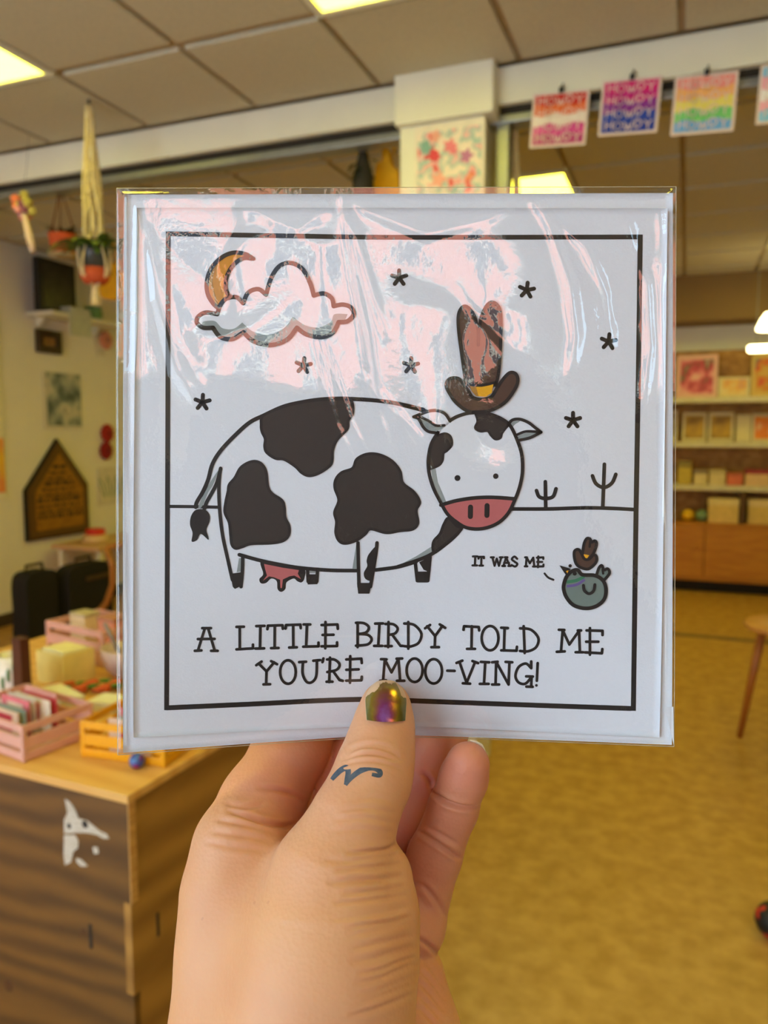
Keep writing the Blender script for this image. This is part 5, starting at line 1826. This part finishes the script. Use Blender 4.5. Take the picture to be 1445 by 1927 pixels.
def surface_nets(f, lo, hi, h):
    n = np.ceil((hi - lo) / h).astype(int) + 1
    ax = [lo[i] + h * np.arange(n[i]) for i in range(3)]
    S = np.empty(n, np.float32)
    for i in range(n[0]):
        Yg, Zg = np.meshgrid(ax[1], ax[2], indexing='ij')
        P = np.stack([np.full(Yg.size, ax[0][i]), Yg.ravel(), Zg.ravel()], -1)
        S[i] = f(P).reshape(Yg.shape)
    ins = S < 0
    c = np.zeros(np.array(n) - 1, int)
    for dx in (0, 1):
        for dy in (0, 1):
            for dz_ in (0, 1):
                c += ins[dx:n[0] - 1 + dx, dy:n[1] - 1 + dy, dz_:n[2] - 1 + dz_]
    act = (c > 0) & (c < 8)
    vid = -np.ones(act.shape, int)
    A = np.argwhere(act)
    vid[tuple(A.T)] = np.arange(len(A))
    acc = np.zeros((len(A), 3))
    cnt = np.zeros(len(A))
    corners = [(0, 0, 0), (1, 0, 0), (0, 1, 0), (1, 1, 0), (0, 0, 1), (1, 0, 1), (0, 1, 1), (1, 1, 1)]
    for i in range(8):
        for j in range(i + 1, 8):
            d = np.abs(np.array(corners[i]) - np.array(corners[j]))
            if d.sum() != 1:
                continue
            a, b = A + corners[i], A + corners[j]
            sa, sb = S[tuple(a.T)], S[tuple(b.T)]
            m = (sa < 0) != (sb < 0)
            t = np.where(m, sa / np.where(m, sa - sb, 1), 0)
            acc += np.where(m[:, None], a + (b - a) * t[:, None], 0)
            cnt += m
    V = lo + h * acc / cnt[:, None]
    F = []
    for axis in range(3):
        u, v = (axis + 1) % 3, (axis + 2) % 3
        sl0 = [slice(None)] * 3
        sl1 = [slice(None)] * 3
        sl0[axis] = slice(0, -1)
        sl1[axis] = slice(1, None)
        s0, s1 = ins[tuple(sl0)], ins[tuple(sl1)]
        E = np.argwhere(s0 != s1)
        E = E[(E[:, u] > 0) & (E[:, v] > 0) & (E[:, u] < n[u] - 1) & (E[:, v] < n[v] - 1)]
        fl = s0[tuple(E.T)]
        q = []
        for du, dv in ((-1, -1), (0, -1), (0, 0), (-1, 0)):
            e = E.copy()
            e[:, u] += du
            e[:, v] += dv
            q.append(vid[tuple(e.T)])
        Q = np.stack(q, -1)
        Q = np.where(fl[:, None], Q, Q[:, ::-1])
        F.append(Q)
    F = np.concatenate(F)
    return V, F[(F >= 0).all(1)]


def subdivide(V, F):
    e = np.stack([F, np.roll(F, -1, 1)], -1).reshape(-1, 2)
    e.sort(1)
    ue, inv_ = np.unique(e, axis=0, return_inverse=True)
    inv_ = inv_.reshape(F.shape)
    n = len(V)
    mid = V[ue].mean(1)
    cen = V[F].mean(1)
    m = n + len(ue)
    fi = m + np.arange(len(F))
    Q = [np.stack([F[:, k], n + inv_[:, k], fi, n + inv_[:, k - 1]], -1) for k in range(4)]
    return np.concatenate([V, mid, cen]), np.concatenate(Q)


def sdf_normal(P, e=0.25):
    g = np.stack([hand_sdf(P + np.eye(3)[k] * e) - hand_sdf(P - np.eye(3)[k] * e) for k in range(3)], -1)
    return g / (np.linalg.norm(g, axis=1, keepdims=True) + 1e-9)


def proj(P):
    s = FPX / (CARD_D * 1000 - P[:, 2])
    return P[:, 0] * s + CX, CY - P[:, 1] * s


# skin folds: photo polyline, depth mm, width px, only on surface with height in (zlo, zhi)
ZH = Z(320, 1260, 2.2578)
CREASE = []


def cr(pts, d, w, lo=-40, hi=60):
    CREASE.append((ZH(pts), d * 1.7, w * 0.9, lo, hi))


# thumb knuckle
cr([(745, 365), (800, 335), (870, 330), (940, 350), (985, 380)], .35, 4.5, -6)
cr([(735, 385), (800, 360), (880, 360), (960, 385)], .45, 4.5, -6)
cr([(755, 345), (820, 318), (890, 318), (950, 335)], .25, 4, -6)
cr([(730, 405), (820, 388), (900, 395), (985, 425)], .25, 4, -6)
cr([(770, 560), (860, 545), (950, 560)], .12, 5, -6)
cr([(720, 600), (830, 590), (960, 610)], .14, 5, -6)
cr([(700, 640), (820, 630), (955, 655)], .16, 5, -6)
cr([(690, 690), (800, 680), (950, 690)], .14, 5, -6)
# fold at the thumb base, fanning wrinkles on the thenar edge
cr([(760, 780), (850, 772), (930, 762), (960, 740)], .45, 5, -6)
rw = random.Random(9)
for k in range(15):
    y1 = 790 + k * 42 + rw.uniform(-10, 10)
    y0 = y1 + 20 + 5.5 * k + rw.uniform(-8, 8)
    x0 = 690 + 9 * k + rw.uniform(-50, 60)
    x1 = min(1052, 975 + 7 * k)
    cr([(x0, y0), (x0 * 0.65 + x1 * 0.35, y0 * 0.6 + y1 * 0.4 + rw.uniform(2, 16)), (x0 * 0.3 + x1 * 0.7, y0 * 0.25 + y1 * 0.75 + rw.uniform(2, 14)), (x1, y1)], rw.uniform(.14, .36), rw.uniform(4.5, 7), -4)
# index base folds
cr([(250, 600), (330, 628), (400, 650), (480, 665), (525, 660)], .7, 5, -30)
cr([(240, 570), (320, 585), (400, 570)], .35, 5, -30)
cr([(380, 505), (450, 510), (520, 530), (570, 560)], .5, 5, -30)
cr([(200, 640), (320, 660), (440, 690)], .3, 5, -30)
cr([(180, 690), (300, 705), (420, 725)], .25, 6, -30)
cr([(160, 735), (280, 755), (390, 765)], .25, 6, -30)
# little finger joints
cr([(1110, 515), (1160, 555), (1230, 582), (1305, 588)], .8, 4.5, -20, 8)
cr([(1060, 690), (1130, 735), (1190, 775), (1230, 800)], .6, 4.5, -20, 8)
cr([(1085, 665), (1150, 700), (1220, 740)], .25, 4, -20, 8)
cr([(1075, 440), (1105, 475), (1100, 500)], .6, 5, -30, 0)
# palm edge
cr([(1040, 1140), (1110, 1180), (1170, 1260), (1200, 1350)], .5, 5, -20, 20)
for k in range(5):
    cr([(1060, 1220 + 55 * k), (1110, 1270 + 55 * k), (1160, 1350 + 50 * k)], .2, 5, -20, 22)
cr([(1030, 900), (1080, 925), (1130, 980), (1170, 1050)], .35, 5, -20, 10)

lo_, hi_ = np.array([-78.0, -196.0, -44.0]), np.array([42.0, -26.0, 66.0])
V, F = surface_nets(hand_sdf, lo_, hi_, 1.5)
V, F = subdivide(V, F)
for _ in range(2):
    V = V - sdf_normal(V) * hand_sdf(V)[:, None]
V, F = subdivide(V, F)
N = sdf_normal(V)
keep = V[:, 1] > lo_[1] + 4
V = np.where(keep[:, None], V - N * np.clip(hand_sdf(V), -1, 1)[:, None], V)
qx, qy = proj(V)
view = np.stack([-V[:, 0], -V[:, 1], CARD_D * 1000 - V[:, 2]], -1)
view /= np.linalg.norm(view, axis=1, keepdims=True)
face = np.clip((N * view).sum(1) * 3.0, 0, 1)
disp = np.zeros(len(V))
for pts, d, w, zlo, zhi in CREASE:
    D, U = seg_dist(qx, qy, spline(pts, 5))
    win_ = (V[:, 2] > zlo) & (V[:, 2] < zhi)
    tap = np.clip(np.sin(np.pi * np.clip(U * 0.96 + 0.02, 0, 1)), 0, 1) ** 0.5
    disp += np.where(win_, tap * d * (-np.exp(-(D / w) ** 2) + 0.35 * np.exp(-((D - 2.2 * w) / (1.3 * w)) ** 2)), 0)
V = V + N * (disp * face)[:, None]


def skin_mat():
    m = bpy.data.materials.new('skin')
    m.use_nodes = True
    nt = m.node_tree
    b = nt.nodes['Principled BSDF']
    b.inputs['Roughness'].default_value = 0.5
    b.inputs['Specular IOR Level'].default_value = 0.35
    b.inputs['Subsurface Weight'].default_value = 0.18
    b.inputs['Subsurface Radius'].default_value = (1.0, 0.35, 0.18)
    b.inputs['Subsurface Scale'].default_value = 0.004
    tc = nt.nodes.new('ShaderNodeTexCoord')
    n1 = nt.nodes.new('ShaderNodeTexNoise')
    n1.inputs['Scale'].default_value = 55
    n1.inputs['Detail'].default_value = 5
    n2 = nt.nodes.new('ShaderNodeTexVoronoi')
    n2.inputs['Scale'].default_value = 900
    n3 = nt.nodes.new('ShaderNodeTexNoise')
    n3.inputs['Scale'].default_value = 260
    n3.inputs['Detail'].default_value = 4
    mx = nt.nodes.new('ShaderNodeMix')
    mx.data_type = 'RGBA'
    mx.inputs[6].default_value = (*lin((219, 164, 120)), 1)
    mx.inputs[7].default_value = (*lin((209, 143, 104)), 1)
    at = nt.nodes.new('ShaderNodeAttribute')
    at.attribute_name = 'flush'
    m2 = nt.nodes.new('ShaderNodeMix')
    m2.data_type = 'RGBA'
    m2.inputs[7].default_value = (*lin((206, 118, 100)), 1)
    ad = nt.nodes.new('ShaderNodeMath')
    ad.operation = 'ADD'
    bp = nt.nodes.new('ShaderNodeBump')
    bp.inputs['Strength'].default_value = 0.12
    bp.inputs['Distance'].default_value = 0.0006
    for n in (n1, n2, n3):
        nt.links.new(tc.outputs['Object'], n.inputs['Vector'])
    nt.links.new(n1.outputs['Fac'], mx.inputs['Factor'])
    nt.links.new(mx.outputs[2], m2.inputs[6])
    nt.links.new(at.outputs['Fac'], m2.inputs['Factor'])
    nt.links.new(m2.outputs[2], b.inputs['Base Color'])
    nt.links.new(n2.outputs['Distance'], ad.inputs[0])
    nt.links.new(n3.outputs['Fac'], ad.inputs[1])
    nt.links.new(ad.outputs[0], bp.inputs['Height'])
    nt.links.new(bp.outputs['Normal'], b.inputs['Normal'])
    return m


SKIN = skin_mat()
hand = np_mesh('hand', V * 0.001, F.tolist(), SKIN, None, True)
hand.matrix_world = CARD_M
tag(hand, 'left hand with painted thumbnail and small thumb tattoo gripping the card from below', 'hand')
fl = np.zeros(len(V))
for px, py, z, R, a in ((880, 1440, -1, 12, .9), (850, 1530, -4, 14, .6), (820, 1620, -4, 15, .5), (800, 1460, -20, 18, .9), (745, 1560, -16, 15, .85), (540, 1480, -14, 18, .6), (640, 1450, -24, 18, .85), (800, 1700, 0, 18, .45), (790, 1860, 8, 18, .3)):
    d = np.linalg.norm(V - hp3(px, py, z), axis=1)
    fl = np.maximum(fl, a * np.exp(-(d / R) ** 2))
at_ = hand.data.attributes.new('flush', 'FLOAT', 'POINT')
at_.data.foreach_set('value', fl.astype(np.float32))


def march(px, py, off=0.0, start=60.0):
    """photo pixels -> first point on the hand (mm), lifted by off along the normal"""
    px = np.asarray(px, float)
    py = np.asarray(py, float)
    dirv = np.stack([(px - CX) / FPX, (CY - py) / FPX, -np.ones_like(px)], -1)
    dirv /= np.linalg.norm(dirv, axis=1, keepdims=True)
    t = np.full(px.shape, 140.0)
    o = np.array([0, 0, CARD_D * 1000])
    for _ in range(60):
        t = t + np.clip(hand_sdf(o + dirv * t[:, None]), -3, 20) * 0.9
    P = o + dirv * t[:, None]
    return P + sdf_normal(P) * off


# thumbnail with chipped iridescent polish
NU = 48
u_, v_ = np.meshgrid(np.linspace(-1, 1, NU + 1), np.linspace(0, 1, NU + 1))
wv_ = 38.5 * np.where(v_ > 0.5, np.sqrt(np.clip(1 - ((v_ - 0.5) / 0.56) ** 2, 0.0, 1)), 1 - 0.09 * (0.5 - v_) * 2 * 0.6)
yb_ = 1361 - v_ * 77 - 5.0 * (u_ ** 2) * (1 - v_) ** 3
nx_ = 726 + u_ * wv_
lift = 0.15 + 0.55 * np.clip(1 - u_ ** 2, 0, 1) ** 0.6
Pn = march(nx_.ravel(), yb_.ravel())
Nn = sdf_normal(Pn)
m_nail = mat('natural_nail', (214, 172, 132), rough=0.35, var=0.06, scale=300)
idn = np.arange((NU + 1) ** 2).reshape(NU + 1, NU + 1)
Fn = np.stack([idn[:-1, :-1], idn[:-1, 1:], idn[1:, 1:], idn[1:, :-1]], -1).reshape(-1, 4)
nail = np_mesh('thumbnail', (Pn + Nn * lift.ravel()[:, None]) * 0.001, Fn.tolist(), m_nail, hand, True)
cu = (u_[:-1, :-1] + u_[1:, 1:]) / 2
cv = (v_[:-1, :-1] + v_[1:, 1:]) / 2
jag = 0.02 * np.sin(cu * 9 + 2) + 0.01 * np.sin(cu * 27 + 1)
ok = (cv < 0.93 + jag) & ~((cu < -0.42 + 0.06 * np.sin(cv * 31)) & (cv > 0.63 + 0.35 * (cu + 0.9) + jag)) & (np.abs(cu) < 0.965) & ~((cu > 0.72) & (cv > 0.62 + jag))
Fp = Fn[ok.ravel()]


def polish_mat():
    m = bpy.data.materials.new('iridescent_polish')
    m.use_nodes = True
    nt = m.node_tree
    b = nt.nodes['Principled BSDF']
    b.inputs['Metallic'].default_value = 0.85
    b.inputs['Roughness'].default_value = 0.28
    b.inputs['Coat Weight'].default_value = 0.6
    b.inputs['Coat Roughness'].default_value = 0.08
    at = nt.nodes.new('ShaderNodeAttribute')
    at.attribute_name = 'tone'
    tc = nt.nodes.new('ShaderNodeTexCoord')
    nz = nt.nodes.new('ShaderNodeTexNoise')
    nz.inputs['Scale'].default_value = 500
    nz.inputs['Detail'].default_value = 5
    ma = nt.nodes.new('ShaderNodeMath')
    ma.operation = 'MULTIPLY_ADD'
    ma.inputs[1].default_value = 0.35
    sb = nt.nodes.new('ShaderNodeMath')
    sb.operation = 'SUBTRACT'
    sb.inputs[1].default_value = 0.17
    cr_ = nt.nodes.new('ShaderNodeValToRGB')
    el = cr_.color_ramp.elements
    for _ in range(3):
        el.new(0.5)
    for e_, (p, c) in zip(el, ((0.0, (96, 100, 50)), (0.3, (150, 120, 30)), (0.52, (150, 84, 70)), (0.75, (150, 62, 132)), (1.0, (168, 100, 200)))):
        e_.position = p
        e_.color = (*lin(c), 1)
    nt.links.new(tc.outputs['Object'], nz.inputs['Vector'])
    nt.links.new(nz.outputs['Fac'], ma.inputs[0])
    nt.links.new(at.outputs['Fac'], ma.inputs[2])
    nt.links.new(ma.outputs[0], sb.inputs[0])
    nt.links.new(sb.outputs[0], cr_.inputs['Fac'])
    nt.links.new(cr_.outputs['Color'], b.inputs['Base Color'])
    bp = nt.nodes.new('ShaderNodeBump')
    bp.inputs['Strength'].default_value = 0.25
    bp.inputs['Distance'].default_value = 0.0004
    nt.links.new(nz.outputs['Fac'], bp.inputs['Height'])
    nt.links.new(bp.outputs['Normal'], b.inputs['Normal'])
    return m


pol = np_mesh('nail_polish', (Pn + Nn * (lift.ravel() + 0.12)[:, None]) * 0.001, Fp.tolist(), polish_mat(), nail, True)
tone = np.clip(1.05 * np.exp(-((u_ + 0.05) / 0.5) ** 2) * np.clip(1.15 - 1.25 * v_, 0.1, 1) + 0.3 * v_, 0, 1)
at_ = pol.data.attributes.new('tone', 'FLOAT', 'POINT')
at_.data.foreach_set('value', tone.ravel().astype(np.float32))
# drop loose vertices of the chipped area
bm = bmesh.new()
bm.from_mesh(pol.data)
bmesh.ops.delete(bm, geom=[v for v in bm.verts if not v.link_faces], context='VERTS')
bm.to_mesh(pol.data)
bm.free()

# little fingernail edge peeking over the fingertip
mb = MB()
mb.tube([tuple(hp3(x, y, -3.4) * 0.001) for x, y in ((884, 1393.5), (895, 1396), (905, 1402), (911, 1411), (914, 1421))], [0.0002, 0.0004, 0.0005, 0.0004, 0.0002], 8)
mb.build('fingernail_edge', mat('nail_white', (232, 218, 196), rough=0.35), hand, smooth=True)


def skin_ribbon(pts, w, m, name, off=0.06):
    P = spline(pts, 8)
    vx, vy, fs = [], [], []
    rows = 4
    for i, p in enumerate(P):
        a, b = P[max(i - 1, 0)], P[min(i + 1, len(P) - 1)]
        dx, dy = b[0] - a[0], b[1] - a[1]
        L = math.hypot(dx, dy) or 1
        ww = w * (0.45 + 0.55 * math.sin(math.pi * (0.12 + 0.8 * i / len(P))))
        for r in range(rows + 1):
            q = (r / rows - 0.5) * ww
            vx.append(p[0] - dy / L * q)
            vy.append(p[1] + dx / L * q)
    for i in range(len(P) - 1):
        for r in range(rows):
            a = i * (rows + 1) + r
            fs.append((a, a + 1, a + rows + 2, a + rows + 1))
    Pm = march(np.array(vx), np.array(vy), off)
    return np_mesh(name, Pm * 0.001, fs, m, hand, True)


m_tat = mat('tattoo_ink', (52, 66, 82), rough=0.55, scale=500, rgb2=(86, 90, 96))
TT = Z(600, 1260, 4.014)
skin_ribbon(TT([(98, 832), (125, 800), (165, 762), (208, 742), (222, 775), (212, 830), (203, 872)]), 11, m_tat, 'tattoo')
skin_ribbon(TT([(200, 872), (228, 835), (270, 795), (320, 762), (380, 742), (430, 748), (462, 775), (455, 800), (400, 792)]), 11, m_tat, 'tattoo')
for px, py in ((381, 1729), (479, 1699), (505, 1698)):
    skin_ribbon([(px - 1.6, py + 3), (px, py), (px + 1.6, py - 3)], 4.0, mat('mole', (206, 146, 108), rough=0.6), 'mole')
